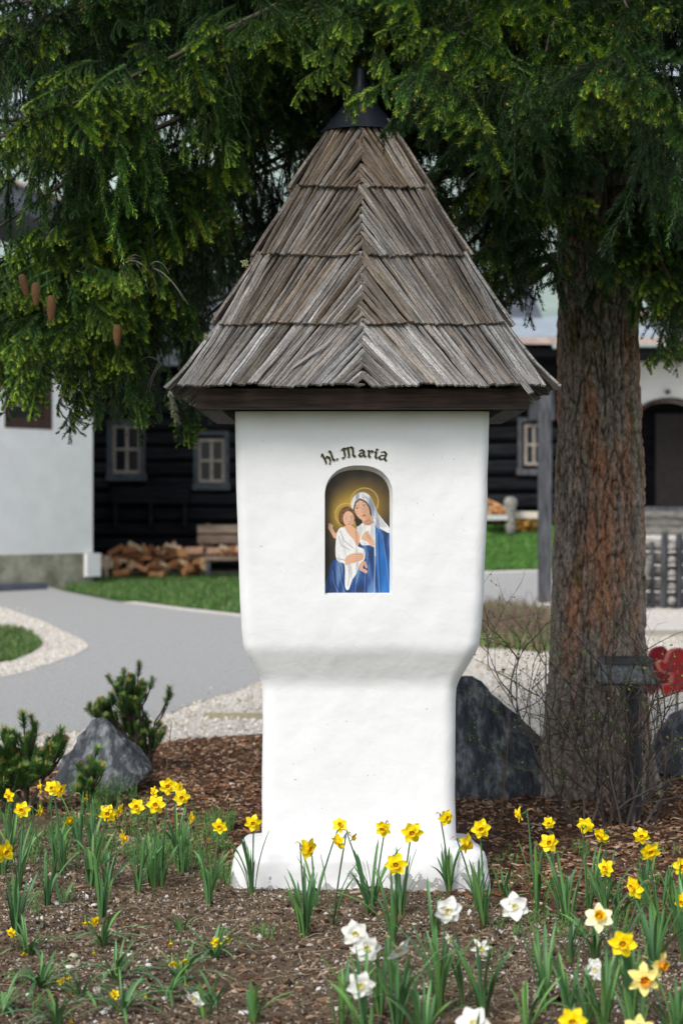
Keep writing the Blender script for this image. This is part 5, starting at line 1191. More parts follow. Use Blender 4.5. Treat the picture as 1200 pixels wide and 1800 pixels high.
# cones
def cone_mesh():
    b = MB(); L_, R0 = .115, .018; n = 9
    b.tube([(0, 0, 0), (0, 0, -L_ * .5), (0, 0, -L_)], [.010, .014, .004], 8, (.05, .025, .012))
    for i in range(17):
        f = i / 16; r = R0 * math.sin(math.pi * min(1, .18 + f * .82)) ** .6 + .002; z = -L_ * f
        for j in range(n):
            a = 2 * math.pi * (j + .5 * (i % 2)) / n; c_, s_ = math.cos(a), math.sin(a); t_ = np.array([-s_, c_, 0]); ra = np.array([c_, s_, 0])
            p0 = ra * r * .55 + [0, 0, z + .006]; p1 = ra * (r + .0035) + [0, 0, z - .0045]; w_ = r * .33
            b.add([p0 - t_ * w_ * .6, p0 + t_ * w_ * .6, p1 + t_ * w_, p1 + [0, 0, -.003], p1 - t_ * w_], [[0, 1, 2, 3, 4]], [(.035, .018, .009)] * 2 + [(.20, .105, .05)] * 3)
    return b.build('cone', M['vc'], link=False).data
cm = cone_mesh()
for px, py, Y, tl, sc in ((38, 484, 7.1, .35, .72), (62, 498, 7.1, .05, .72), (90, 521, 7.1, 0, .8), (206, 572, 7.2, .0, .68)):
    o = bpy.data.objects.new('cone', cm); COL.objects.link(o); o.parent = tree; o.matrix_parent_inverse = Matrix.Translation((-TX, -TY, 0)); o.location = P(px, py, Y); o.rotation_euler = (0, tl, random.random() * 6); o.scale = (sc,) * 3
# bare grey twigs
for px, py, Y, d in ((225, 455, 8.0, 1), (100, 400, 8.1, -1), (260, 470, 8.0, 1), (690, 460, 9.5, 1), (905, 330, 8.7, -1), (700, 200, 8.5, 1), (210, 470, 7.9, 1), (285, 640, 8.2, -1), (980, 250, 8.6, 1), (860, 290, 8.7, -1)):
    b = MB(); 
    for k in range(4):
        p = P(px, py, Y); pts = [p[:]]; dx = d * random.uniform(.2, 1); dz = random.uniform(-.6, .7)
        for i in range(6):
            p = p + Vector((dx * .03, random.uniform(-.01, .01), dz * .03)); dz -= .28; pts.append(p[:])
        b.tube(pts, [.004, .0035, .003, .0025, .002, .0015, .001], 4, (.20, .185, .16))
    part(b, 'dead_twig', M['vc'], tree)
# ---------------------------------------------------------------- rocks
def rock(px, py, Y, dims, seed, label, outline=None, rz=0, pts=None):
    bm = bmesh.new()
    for p in pts: bm.verts.new(p)
    bmesh.ops.convex_hull(bm, input=bm.verts[:]); bmesh.ops.delete(bm, geom=[v for v in bm.verts if not v.link_faces], context='VERTS')
    bmesh.ops.triangulate(bm, faces=bm.faces[:])
    for _ in range(5): bmesh.ops.subdivide_edges(bm, edges=[e for e in bm.edges if e.calc_length() > .035], cuts=1, use_grid_fill=True); bmesh.ops.triangulate(bm, faces=bm.faces[:])
    bm.normal_update()
    for v in bm.verts:
        q = v.co * 1.0 + Vector((seed * 7.3, 0, 0)); n_ = .05 * mnoise.noise(q * 3) + .028 * mnoise.ridged_multi_fractal(q * 5, .9, 2, 5, 1, 2) * .6 + .012 * mnoise.noise(Vector((q.x * 20, q.y * 20, q.z * 9))) - .02
        v.co += v.normal * n_
    me = bpy.data.meshes.new('rock'); bm.to_mesh(me); bm.free(); me.materials.append(M['rock']); me.polygons.foreach_set('use_smooth', np.full(len(me.polygons), True)); me.set_sharp_from_angle(angle=R(28))
    o = bpy.data.objects.new('rock', me); COL.objects.link(o); o.location = (P(px, py, Y).x, Y, 0); return tag(o, label, 'rock', 'boulders set in the bed')
def rp(l, Y, x0, dy):  # outline in photograph points -> front and back points about the rock's place
    out = []
    for k, (px, py, f, bk) in enumerate(l):
        q = P(px, py, Y); out += [(q.x - x0, -dy * f, q.z), ((q.x - x0) * .85, dy * bk, q.z * .93)]
    return out
Yk = 11.0; x0 = P(190, 0, Yk).x
rock(190, 0, Yk, None, 1, 'grey pointed rock behind the dwarf pine at left', pts=rp([(106, 1372, .5, .6), (112, 1330, .3, .4), (133, 1290, .15, .3), (160, 1264, .0, .2), (178, 1262, .0, .2), (198, 1276, .3, .3), (235, 1310, .5, .5), (270, 1345, .6, .5), (272, 1352, .6, .5), (180, 1395, 1.2, .6), (110, 1392, 1, .5), (250, 1362, .9, .5)], Yk, x0, .35))
Yk = 10.9; x0 = P(860, 0, Yk).x
rock(860, 0, Yk, None, 2, 'big dark boulder leaning behind the right side of the shrine', pts=rp([(760, 1400, .8, .7), (770, 1230, .1, .5), (800, 1196, .0, .4), (826, 1192, .0, .35), (862, 1228, .1, .4), (910, 1262, .2, .5), (945, 1290, .3, .6), (965, 1340, .5, .6), (966, 1392, .8, .7), (860, 1398, 1, .8)], Yk, x0, .4))
Yk = 11.6; x0 = P(1230, 0, Yk).x
rock(1230, 0, Yk, None, 3, 'bluish grey boulder at the right border behind the bare shrub', pts=rp([(1130, 1345, .6, .5), (1150, 1290, .2, .4), (1185, 1258, 0, .3), (1240, 1245, .0, .3), (1300, 1290, .3, .4), (1320, 1350, .7, .5), (1200, 1360, 1, .5)], Yk, x0, .35))
# ---------------------------------------------------------------- dwarf mountain pines
M['pine'] = mat('mountain_pine_needle', vcol=True, rough=.5, spec=.3)
_b = MB(); _b.tube([(0, 0, 0), (0, 0, .012), (0, 0, .026)], [.0035, .0042, .001], 5, (.40, .22, .08)); BUDM = _b.build('bud', M['vc'], link=False).data
def pine(px, base_py, Y, shoots_px, label, nl=.044, colmul=1.0, dens=2000):
    g = Vector((P(px, 0, Y).x, Y, 0)); root = empty('dwarf_pine', g, label, 'dwarf pine', 'dwarf mountain pines in the bed')
    fb = MB(); cb = MB(); stems = {}
    for (sx, sy, l, hub) in shoots_px:
        end = P(sx, sy, Y + random.uniform(-.12, .12)); hubp = P(hub[0], hub[1], Y + random.uniform(-.04, .04))
        d = (end - hubp); d.normalize(); d = (d * 1.0 + Vector((random.gauss(0, .25), random.gauss(0, .3), .4))).normalized(); st_ = end - d * l * .95
        sb = MB(); mid = hubp.lerp(st_, .5) + Vector((0, 0, -.015)); sb.tube([g.lerp(hubp, 0)[:], g.lerp(hubp, .6)[:], hubp[:], mid[:], st_[:], end[:]], [.011, .008, .006, .005, .004, .002], 5, (.055, .045, .036))
        part(sb, 'stem', M['vc'], root)
        global OLD, MID, NEW
        so = (OLD, MID, NEW); OLD, MID, NEW = np.array((.04, .10, .032)), np.array((.10, .21, .045)), np.array((.24, .36, .07))
        shoot(fb, [st_[:], (st_ + d * l * .5)[:], (st_ + d * l)[:]], dens, nl, .2, .7, nw=.0038, colmul=colmul, under=.2); OLD, MID, NEW = so
        if random.random() < .75:
            tip = st_ + d * l
            for q in range(random.choice((1, 1, 2))):
                o_ = bpy.data.objects.new('bud', BUDM); COL.objects.link(o_); o_.parent = root; o_.matrix_parent_inverse = Matrix.Translation(-g); o_.location = tip + Vector((random.uniform(-.012, .012), random.uniform(-.012, .012), 0))
    part(fb, 'needles', M['pine'], root)
def cloud(cx, cy, rx, ry, n, l, hub):
    out = []
    for k in range(int(n * 2.1)):
        a = random.uniform(0, 6.28); r = math.sqrt(random.random()); out.append((cx + rx * r * math.cos(a), cy + ry * r * math.sin(a), l * random.uniform(.7, 1.2), hub))
    return out
random.seed(21)
s1 = cloud(30, 1330, 65, 45, 34, .10, (45, 1370)) + cloud(100, 1310, 22, 16, 6, .10, (80, 1365)) + [(40, 1255, .11, (45, 1330)), (8, 1282, .1, (20, 1340)), (62, 1275, .1, (55, 1330)), (108, 1283, .11, (85, 1350)), (55, 1262, .1, (50, 1330))] + cloud(5, 1370, 45, 25, 14, .09, (10, 1400)) + cloud(-60, 1340, 40, 50, 12, .1, (-50, 1390))
pine(45, 1420, 10.0, s1, 'wide dwarf mountain pine at the left edge in front of the rock')
s2 = [(245, 1166, .10, (240, 1230)), (190, 1190, .07, (215, 1240)), (218, 1180, .09, (228, 1235)), (268, 1195, .08, (250, 1240)), (298, 1210, .07, (272, 1270)), (300, 1222, .05, (276, 1275)), (292, 1230, .05, (272, 1275))] + cloud(228, 1215, 34, 28, 24, .085, (235, 1270)) + cloud(180, 1245, 26, 16, 13, .08, (215, 1290)) + cloud(232, 1262, 36, 20, 14, .08, (240, 1310)) + cloud(255, 1300, 22, 22, 9, .07, (262, 1330)) + cloud(283, 1285, 12, 14, 3, .06, (265, 1320))
pine(262, 1345, 11.7, s2, 'upright dwarf mountain pine behind the left rock', nl=.04)
s3 = cloud(162, 1355, 27, 26, 10, .075, (160, 1392)) + cloud(150, 1385, 26, 12, 5, .07, (155, 1400)) + [(172, 1315, .06, (165, 1350))]
pine(160, 1410, 10.15, s3, 'small dwarf pine tuft in front of the left rock', nl=.036, colmul=1.4)
# thin dry plant right of the pine
# ---------------------------------------------------------------- bare shrub before the trunk
M['twig'] = mat('shrub_twig', vcol=True, rough=.8, spec=.2)
random.seed(5)
YS = 9.75
shr = empty('bare_shrub', (P(1075, 0, YS).x, YS, 0), 'tangled nearly leafless shrub with tiny green leaves in front of the spruce trunk', 'shrub')
leafb = MB()
def leaf_at(p, s_, c=None):
    v = np.array([[0, -.3, 0], [.5, -.35, .1], [1, 0, .15], [.5, .35, .1], [0, .3, 0]]) * s_; r_ = randrot(1, 1)[0]
    leafb.add(v @ r_.T + np.array(p), [[0, 1, 2, 3, 4]], c or random.choice([(.12, .26, .03), (.20, .34, .05), (.28, .36, .06), (.08, .19, .03)]))
def grow(b, p, d, L_, r, lvl, ymin, lf):
    n = max(3, int(L_ / .05)); pts = [p[:]]; rad = [r]; q = p.copy()
    for i in range(n):
        d = (d + Vector((random.gauss(0, .13), random.gauss(0, .11), random.gauss(.02, .09)))).normalized(); q = q + d * (L_ / n); pts.append(q[:]); rad.append(r * (1 - .7 * (i + 1) / n))
        if lvl < 3 and i > 0 and random.random() < (.62 if lvl == 0 else .5):
            a = Vector((random.gauss(0, 1), random.gauss(0, .7), random.gauss(.25, .6))).normalized(); grow(b, q, (d * .7 + a * .75).normalized(), L_ * random.uniform(.25, .55), r * .5, lvl + 1, ymin, lf)
        if lvl >= 1 and random.random() < lf * (.5 if q.x > P(985, 0, YS).x else 1):
            for _ in range(random.choice((1, 2))): leaf_at(q + Vector((random.gauss(0, .008), random.gauss(0, .008), random.gauss(0, .008))), random.uniform(.008, .016))
    b.tube(pts, rad, 4, random.choice([(.07, .055, .048), (.11, .09, .08), (.05, .042, .042), (.16, .12, .09)]), caps=False)
stems = [(1000, 1425, 905, 1125, .009, .55), (1010, 1430, 870, 1160, .008, .5), (990, 1425, 930, 1160, .006, .45), (1050, 1430, 990, 1150, .008, .3), (1060, 1425, 1040, 1180, .008, .25), (1080, 1430, 1080, 1150, .009, .25), (1100, 1430, 1120, 1180, .008, .25), (1100, 1425, 1150, 1130, .009, .4),
         (1110, 1430, 1180, 1150, .010, .4), (1120, 1420, 1210, 1220, .010, .35), (1130, 1415, 1240, 1290, .009, .3), (1040, 1430, 1010, 1230, .008, .25), (1070, 1430, 1110, 1230, .009, .25), (1090, 1420, 1060, 1120, .007, .35), (1030, 1430, 950, 1300, .007, .2), (1085, 1425, 1160, 1330, .008, .2),
         (1060, 1430, 1020, 1330, .008, .15), (1110, 1430, 1140, 1300, .008, .2), (1140, 1425, 1220, 1350, .008, .2), (1000, 1430, 1090, 1390, .006, .15), (1120, 1430, 1010, 1395, .006, .15), (1065, 1435, 1000, 1180, .006, .3)]
for (bx, by, ex, ey, r, lf) in stems:
    p = G(bx, by); p.y = YS + random.uniform(-.25, .15); p.x = P(bx, 0, p.y).x; p.z = .0; e = P(ex, ey, YS + random.uniform(-.3, .3)); b = MB(); d = (e - p); L_ = d.length; grow(b, p, (d.normalized() + Vector((0, 0, .15))).normalized(), L_ * 1.0, r, 0, 0, lf); part(b, 'stem', M['twig'], shr)
o = part(leafb, 'leaves', M['leafy'], shr); o['kind'] = 'stuff'
# two thin saplings apart from the shrub
for (bx, by, ex, ey, Y, lab) in ((878, 1395, 897, 1262, 9.6, 'thin budding sapling standing before the dark boulder'), (288, 1352, 302, 1268, 10.9, 'thin dry brown sapling right of the dwarf pine')):
    leafb = MB(); q = P(ex, ey, Y); g = Vector((P(bx, 0, Y).x, Y, 0)); rt = empty('sapling', g, lab, 'sapling'); b = MB(); b.tube([g[:], g.lerp(q, .5)[:], q[:]], [.005, .004, .002], 5, (.14, .10, .05))
    for k in range(10):
        t = .2 + k * .08; p = g.lerp(q, t); e = p + Vector((random.choice((-1, 1)) * .03, 0, .03)); b.tube([p[:], e[:]], [.002, .001], 4, (.14, .11, .05)); leaf_at(e, .016, (.12, .25, .03) if bx > 500 else (.24, .12, .05))
    part(b, 'stem', M['twig'], rt); part(leafb, 'leaves', M['leafy'], rt)
# dry heath twigs on the verge behind
b = MB()
for k in range(900):
    px = random.uniform(835, 968); g = G(px, random.uniform(1095, 1140)); h = random.uniform(.12, .5) * (1 if random.random() < .3 else .6); dx = random.gauss(0, .12)
    b.tube([g[:], (g.x + dx * .5, g.y + random.gauss(0, .05), g.z + h * .6), (g.x + dx, g.y, g.z + h)], [.006, .005, .003], 3, random.choice([(.16, .11, .085), (.22, .16, .12), (.12, .085, .07)]), caps=False)
tag(b.build('heath_twigs', M['fleck']), 'dry brown heath twigs on the verge beside the spruce trunk', 'heath', kind='stuff')
# ---------------------------------------------------------------- daffodils
M['petal_y'] = mat('yellow_petal', (.93, .72, .008), .45, .25, nscale=30, namp=.06, rnd=.05)
M['petal_p'] = mat('pale_yellow_petal', (.88, .76, .24), .45, .25, nscale=30, namp=.08)
M['petal_w'] = mat('white_petal', (.82, .82, .76), .45, .25, nscale=30, namp=.05)
M['cor_y'] = mat('deep_yellow_trumpet', (.88, .54, .006), .45, .25, nscale=40, namp=.12)
M['cor_o'] = mat('orange_trumpet', (.80, .30, .008), .45, .25, nscale=40, namp=.12)
M['cor_l'] = mat('lemon_cup', (.70, .60, .06), .45, .25, nscale=40, namp=.12)
M['throat'] = mat('flower_throat', (.66, .38, .006), .6, .2)
M['leaf'] = mat('daffodil_leaf', vcol=True, rough=.42, spec=.4, rnd=.22)
M['spathe'] = mat('papery_spathe', (.42, .28, .15), .8, .1)
def petal_mesh(L_, W, rec, tw, point, mt, name='petal'):
    b = MB(); ns, nc = 8, 5; V = []
    for i in range(ns + 1):
        f = i / ns; w_ = W * (math.sin(math.pi * min(.985, (.10 + .9 * f) ** point))) ** .75 * .5 + .0006
        for j in range(nc):
            s_ = (j / (nc - 1) - .5) * 2; x = f * L_; V.append((x * math.cos(tw * f * .3), s_ * w_, -rec * f * f * L_ + .0025 * abs(s_) + .0018 * math.sin(f * 9 + s_ * 2 + tw * 5)))
    b.add(V, [[i * nc + j, i * nc + j + 1, (i + 1) * nc + j + 1, (i + 1) * nc + j] for i in range(ns) for j in range(nc - 1)]); return b.build(name, mt, link=False, smooth=True).data
def trumpet_mesh(r0, r1, L_, fr, mt):
    b = MB(); n = 24; rings = []
    for k, (f, r) in enumerate(((0, r0 * .8), (.3, r0 * .95), (.7, r0), (.9, r1 * .92), (1, r1))):
        rings.append([(r * (1 + (fr * .10 * math.sin(a * 6) if f > .8 else 0)) * math.cos(a), r * (1 + (fr * .10 * math.sin(a * 6) if f > .8 else 0)) * math.sin(a), L_ * f + (fr * .0015 * math.sin(a * 12) if f > .8 else 0)) for a in np.linspace(0, 6.2832, n, endpoint=False)])
    inner = [[(x * .88, y * .88, z - .0004) for x, y, z in rg] for rg in rings[::-1]]
    b.loft(rings + inner, caps=False, mi=0)
    b.loft([[(x * .95, y * .95, L_ * .28) for x, y, z in rings[0]], [(x * .1, y * .1, L_ * .3) for x, y, z in rings[0]]], caps=True, mi=1)
    for q in range(6): a = q * 1.047; b.tube([(.001 * math.cos(a), .001 * math.sin(a), L_ * .3), (.0022 * math.cos(a), .0022 * math.sin(a), L_ * .75)], [.0006, .0011], 4, mi=0)
    return b.build('trumpet', [mt, M['throat']], link=False, smooth=True).data
KIND = {}
for nm, pm_, cm_, L_, W, pt, rr, tl_ in (('yellow', 'petal_y', 'cor_y', .039, .031, .95, .0095, .018), ('white', 'petal_w', 'cor_l',   .042, .040, .80, .0068, .007), ('pale', 'petal_p', 'cor_o', .043, .027, .95, .0105, .02), ('ivory', 'petal_p', 'cor_y', .040, .029, .95, .0115, .024), ('star', 'petal_w', 'cor_l', .030, .013, 1.1, .006, .008), ('dwarf', 'petal_y', 'cor_y', .017, .011, 1.0, .005, .010)):
    pm2 = M[pm_] if nm != 'ivory' else mat('ivory_petal', (.86, .80, .50), .45, .25)
    KIND[nm] = ([petal_mesh(L_ * (1 + .06 * k), W * (1 - .04 * k), .12 * k - .1, k * .6, pt, pm2) for k in range(4)], trumpet_mesh(rr, rr * 1.35, tl_, 1.0, M[cm_]), L_)
bb = MB(); bb.tube([(0, 0, -.024), (0, 0, -.012), (0, 0, 0)], [.0022, .0028, .005], 7, (.16, .24, .05)); bb.tube([(0, 0, -.036), (0, 0, -.030), (0, 0, -.023)], [.002, .0045, .0025], 7, (.10, .20, .04)); TUBEM = bb.build('flower', M['leaf'], link=False, smooth=True).data
def flower(root, pos, face, kind, sc=1.0, roll=None, open_=1.0):
    """pos world, face = direction the trumpet looks; the flower is a part, petals and trumpet its sub-parts"""
    fl = bpy.data.objects.new('flower', TUBEM); COL.objects.link(fl); fl.parent = root; fl.matrix_parent_inverse = Matrix.Translation(-Vector(root.location))
    fl.location = pos; fl.scale = (sc * 1.1,) * 3; q = Vector(face).normalized().to_track_quat('Z', 'Y'); fl.rotation_mode = 'QUATERNION'; fl.rotation_quaternion = q
    pet, tr, L_ = KIND[kind]; roll = random.uniform(0, 6) if roll is None else roll
    if kind == 'dwarf' and False: return fl
    for k in range(6):
        o = bpy.data.objects.new('petal', pet[(k * 7 + int(roll * 3)) % 4]); COL.objects.link(o); o.parent = fl; o.rotation_euler = (random.uniform(-.25, .25), -(.10 if k % 2 else -.02) * 1 - (1 - open_) * 1.0 + random.uniform(-.1, .1), roll + k * math.pi / 3 + random.uniform(-.07, .07)); o.location = (0, 0, .0012 * (k % 2))
    o = bpy.data.objects.new('trumpet', tr); COL.objects.link(o); o.parent = fl; o.location = (0, 0, 0)
    return fl
LEAFC = [(.075, .185, .062), (.095, .22, .065), (.06, .155, .06), (.12, .25, .06)]
def leaf_mesh(L_, W, bend, tw, cseed):
    rr_ = random.Random(cseed); b = MB(); ns = 9; V = []; C = []; c0 = np.array(LEAFC[cseed % 4])
    for i in range(ns + 1):
        f = i / ns; w_ = W * .5 * (min(1, .62 + f * .8) if f < .5 else 1) * (1 if f < .75 else math.sqrt(max(0, 1 - ((f - .75) / .25) ** 2)) * .92 + .03)
        x = bend * L_ * f * f * (1 + .5 * max(0, bend - .7) * f); z = L_ * f * (1 - .38 * bend * bend * f * f) - max(0, bend - .8) * L_ * .9 * max(0, f - .55) ** 1.5; a = tw * f
        for s_, dz in ((-1, .0022), (-.45, .0004), (0, 0), (.45, .0004), (1, .0022)):
            V.append((x - dz * 1.2 * math.cos(a) - 0 * s_ + s_ * w_ * math.sin(a), s_ * w_ * math.cos(a), z)); C.append(c0 * (.75 + .5 * f) + (np.array((.20, .22, .05)) - c0) * max(0, 1 - f * 7) * .8 + (np.array((.10, .10, 0)) * (1 if rr_.random() < .0 else 0)))
    b.add(V, [[i * 5 + j, i * 5 + j + 1, (i + 1) * 5 + j + 1, (i + 1) * 5 + j] for i in range(ns) for j in range(4)], np.array(C)); return b.build('leaf', M['leaf'], link=False, smooth=True).data
leafs = [leaf_mesh(.30, .0135, .05 + .045 * k, random.uniform(-.9, .9), k) for k in range(8)] + [leaf_mesh(.30, .0135, .45 + .12 * k, random.uniform(-.6, .6), k + 8) for k in range(4)]
dleafs = [leaf_mesh(.15, .011, .4 + .13 * k, random.uniform(-.4, .4), k) for k in range(7)] + [leaf_mesh(.15, .009, .15, .3, 9)]
def addleaf(root, x, y, z, L_, az, lib, tilt=0):
    m_ = random.choice(lib); o = bpy.data.objects.new('leaf', m_); COL.objects.link(o); o.parent = root; o.matrix_parent_inverse = Matrix.Translation(-Vector(root.location)); o.location = (x, y, z - .006)
    k = L_ / (.30 if lib is not dleafs else .15); o.scale = (k, random.uniform(.75, 1.15) * (1 if lib is not dleafs else 1), k); o.rotation_euler = (random.uniform(-.12, .12), tilt, az)
DIRS = {'F': (0, -1, -.08), 'L': (-.75, -.75, -.1), 'R': (.75, -.75, -.1), 'SL': (-1, -.25, -.2), 'SR': (1, -.25, -.2), 'D': (.1, -.6, -.75), 'U': (0, -.85, .45), 'B': (.3, .9, .25), 'DR': (.6, -.5, -.5), 'DL': (-.5, -.6, -.45)}
def daffodil(lab, flowers, base, kind, nleaf=7, lh=.26, spread=.020, group=None, leafset=None):
    g = G(*base); z = gz(g.x, g.y); nm = 'daffodil'
    root = empty(nm, (g.x, g.y, z), lab, 'daffodil', group)
    for (fx, fy_, dn, sc) in flowers:
        Yf = g.y - .02 + random.uniform(-.02, .02); p = P(fx, fy_, Yf); d = Vector(DIRS[dn]).normalized() + Vector((random.gauss(0, 1), random.gauss(0, .8), random.gauss(0, 1))) * (.12 if kind == 'yellow' else .04); d.normalize()
        fl = flower(root, p, d, kind, sc); nk = p - d * .034 * sc
        b = MB(); s0 = Vector((g.x + random.uniform(-.006, .006), g.y + random.uniform(-.006, .006), z)); top = nk + Vector((-d.x * .012, -d.y * .012, .010 + .01 * max(0, -d.z)))
        c1 = s0.lerp(top, .5); c1.x = s0.x + (top.x - s0.x) * .35; pts = []
        for k in range(9):
            t = k / 8; q = s0 * (1 - t) ** 2 + c1 * 2 * t * (1 - t) + Vector((top.x, top.y, top.z - .01)) * t * t; pts.append(q[:])
        pts += [top[:], nk[:]]
        b.tube(pts, [.0034] * 7 + [.003, .0026, .0024, .0022], 6, (.05, .125, .045)); part(b, 'stem', M['leaf'], root, smooth=True)
        b = MB(); b.tube([top[:], (top + Vector((-d.x * .02, -d.y * .02, .004)))[:], (top + Vector((-d.x * .035, -d.y * .03, -.008)))[:]], [.0028, .0024, .0008], 5); part(b, 'spathe', M['spathe'], root)
    for k in range(int(nleaf * 1.45)):
        az = random.uniform(0, 6.28); addleaf(root, g.x + math.cos(az) * random.uniform(0, spread), g.y + math.sin(az) * random.uniform(0, spread), z, lh * random.uniform(.6, 1.12), az, leafset or (leafs[:8] if random.random() < .88 else leafs[8:]), random.uniform(0, .07))
    return root
random.seed(99)
D = [
 ('yellow daffodil second from the left edge, back row, facing right', [(16, 1398, 'L', .8)], (18, 1520), 7), ('yellow star-faced daffodil below the left dwarf pine', [(39, 1424, 'F', .85)], (32, 1575), 6),
 ('yellow daffodil tilted left in front of the dwarf pine', [(72, 1383, 'SL', .75)], (95, 1540), 5), ('small side-on yellow daffodil low before the dwarf pine', [(70, 1426, 'SR', .6)], (82, 1600), 7),
 ('pair of yellow daffodils touching, in front of the left rock', [(92, 1385, 'F', .8), (104, 1388, 'R', .85)], (110, 1545), 7), ('yellow daffodil with drooping lower petal left of the row', [(122, 1443, 'DR', .75)], (140, 1500), 5),
 ('tiny side-on yellow daffodil before the left rock', [(150, 1404, 'SR', .55)], (162, 1500), 6), ('large yellow daffodil and its side-facing twin left of centre row', [(190, 1430, 'F', .95), (208, 1426, 'SR', .85)], (163, 1565), 8),
 ('single yellow daffodil with narrow leaves, third group from left', [(240, 1418, 'F', .82)], (243, 1580), 8), ('yellow daffodil nodding sideways on a pale leaning stem', [(216, 1474, 'SR', .8)], (179, 1625), 6),
 ('yellow daffodil cut by the left border, above tall leaves', [(8, 1497, 'R', 1.0)], (30, 1655), 11), ('topmost yellow daffodil of the dense left clump', [(295, 1382, 'F', .9)], (285, 1565), 7),
 ('small yellow daffodil at the left of the dense clump', [(271, 1393, 'L', .65)], (262, 1560), 6), ('wide open yellow daffodil low in the dense clump', [(274, 1415, 'F', .95)], (270, 1575), 9),
 ('small yellow daffodil at the top right of the dense clump', [(314, 1383, 'R', .6)], (308, 1530), 6), ('yellow daffodil at the right of the dense clump', [(319, 1402, 'F', .9)], (315, 1540), 8),
 ('side-on yellow daffodil right of the dense clump', [(336, 1438, 'SR', .7)], (322, 1545), 5), ('yellow daffodil on its own left of the shrine plinth corner', [(386, 1453, 'F', .75)], (368, 1598), 9),
 ('yellow daffodil upright before the left end of the plinth', [(445, 1447, 'F', .85)], (443, 1583), 7), ('yellow daffodil above a broad tuft of leaves before the plinth', [(541, 1492, 'R', 1.0)], (535, 1655), 15),
 ('topmost back-tilted yellow daffodil before the shrine column', [(597, 1451, 'U', .75)], (556, 1605), 3), ('yellow daffodil facing up on a curved stem before the column', [(596, 1480, 'DL', .8)], (586, 1632), 4),
 ('small nodding yellow daffodil right of the close trio', [(620, 1473, 'DR', .6)], (648, 1612), 6), ('yellow daffodil above slender leaves before the column middle', [(673, 1457, 'F', .85)], (656, 1600), 8),
 ('yellow daffodil lowest before the plinth, over a leaf tuft', [(696, 1520, 'F', 1.0)], (692, 1668), 10), ('large full yellow daffodil before the right half of the column', [(724, 1464, 'F', 1.05)], (705, 1615), 7),
 ('yellow daffodil crossing the right edge of the column', [(783, 1438, 'R', .85)], (790, 1575), 9), ('big yellow daffodil over the right shoulder of the plinth', [(819, 1483, 'R', .98)], (838, 1610), 9),
 ('yellow daffodil right of the column on a thin upright stem', [(845, 1457, 'F', .9)], (850, 1640), 9), ('yellow daffodil tilted left on a tall curved stem by the mulch', [(912, 1432, 'SL', .75)], (944, 1615), 7),
 ('small pointed yellow daffodil above its larger neighbour', [(964, 1447, 'F', .6)], (985, 1625), 4), ('wide yellow daffodil over a fan of upright leaves, right of the plinth', [(964, 1482, 'F', .88)], (997, 1640), 9),
 ('yellow daffodil seen from behind on a bluish stem', [(1029, 1452, 'B', .85)], (1034, 1620), 6), ('yellow daffodil beside the back-turned one, facing out', [(1056, 1469, 'L', .9)], (1060, 1610), 6),
 ('slim side-turned yellow daffodil below the pair at right', [(1065, 1526, 'L', .82)], (1066, 1640), 8), ('yellow daffodil with orange throat, upper of the right pair', [(1127, 1470, 'F', .8)], (1133, 1600), 6),
 ('large yellow daffodil, lower of the right pair', [(1142, 1497, 'F', .95)], (1160, 1655), 11), ('yellow star daffodil on a leafless stem above the white-petalled one', [(1115, 1560, 'L', 1.0)], (1090, 1700), 7),
 ('yellow daffodil cut by the right border, upper', [(1199, 1523, 'F', .9)], (1188, 1650), 8), ('yellow daffodil cut by the right border, lower', [(1202, 1587, 'L', .95)], (1205, 1700), 6)]
GRP = 'yellow daffodils in the bed'
for lab, fl, base, nlf in D: daffodil(lab, fl, base, 'yellow', nlf, random.uniform(.23, .30), group=GRP)
daffodil('broad-petalled yellow daffodil low at right, above the pale pair', [(1094, 1659, 'F', 1.0)], (1060, 1835), 'yellow', 10, .3, group=GRP)
daffodil('ivory daffodil with deep yellow trumpet at right', [(1052, 1614, 'U', 1.05)], (1110, 1820), 'ivory', 9, .34, group='pale daffodils')
daffodil('pale yellow daffodil with orange trumpet, lower left of the pair', [(1131, 1722, 'F', 1.02)], (1122, 1880), 'pale', 7, .28, group='pale daffodils')
daffodil('pale yellow daffodil with orange trumpet, upper right of the pair', [(1160, 1697, 'R', .95)], (1192, 1850), 'pale', 8, .24, group='pale daffodils')
daffodil('pale daffodil cut by the bottom edge near the right corner', [(1122, 1812, 'U', .9)], (1130, 1960), 'pale', 5, .24, group='pale daffodils')
daffodil('orange-cupped yellow daffodil cut by the bottom edge', [(1006, 1795, 'F', .9)], (1003, 1940), 'yellow', 6, .26, group='pale daffodils')
Wt = [('white daffodil before the right foot of the plinth', [(787, 1601, 'F', 1.0)], (772, 1790), 13, .30), ('white daffodil high on a leaning stem right of the plinth', [(904, 1594, 'F', 1.0)], (958, 1785), 9, .27),
      ('upper left white daffodil of the centre group', [(624, 1641, 'F', .95)], (668, 1800), 7, .25), ('lower right white daffodil of the centre group', [(644, 1667, 'F', 1.0)], (705, 1812), 9, .28),
      ('white daffodil with swept petals right of the centre group', [(701, 1670, 'DR', .92)], (695, 1825), 8, .28), ('lowest white daffodil, below the centre group', [(634, 1733, 'F', .92)], (645, 1875), 10, .30),
      ('thin translucent white daffodil seen side-on at right', [(1047, 1705, 'L', .82)], (1000, 1800), 8, .24), ('white daffodil cut by the bottom edge', [(831, 1800, 'U', 1.0)], (835, 1960), 8, .27),
      ('drooping creamy white daffodil at lower left', [(343, 1757, 'DL', .8)], (362, 1800), 6, .13)]
for lab, fl, base, nlf, lh_ in Wt: daffodil(lab, fl, base, 'white', nlf, lh_, group='white daffodils in the bed')
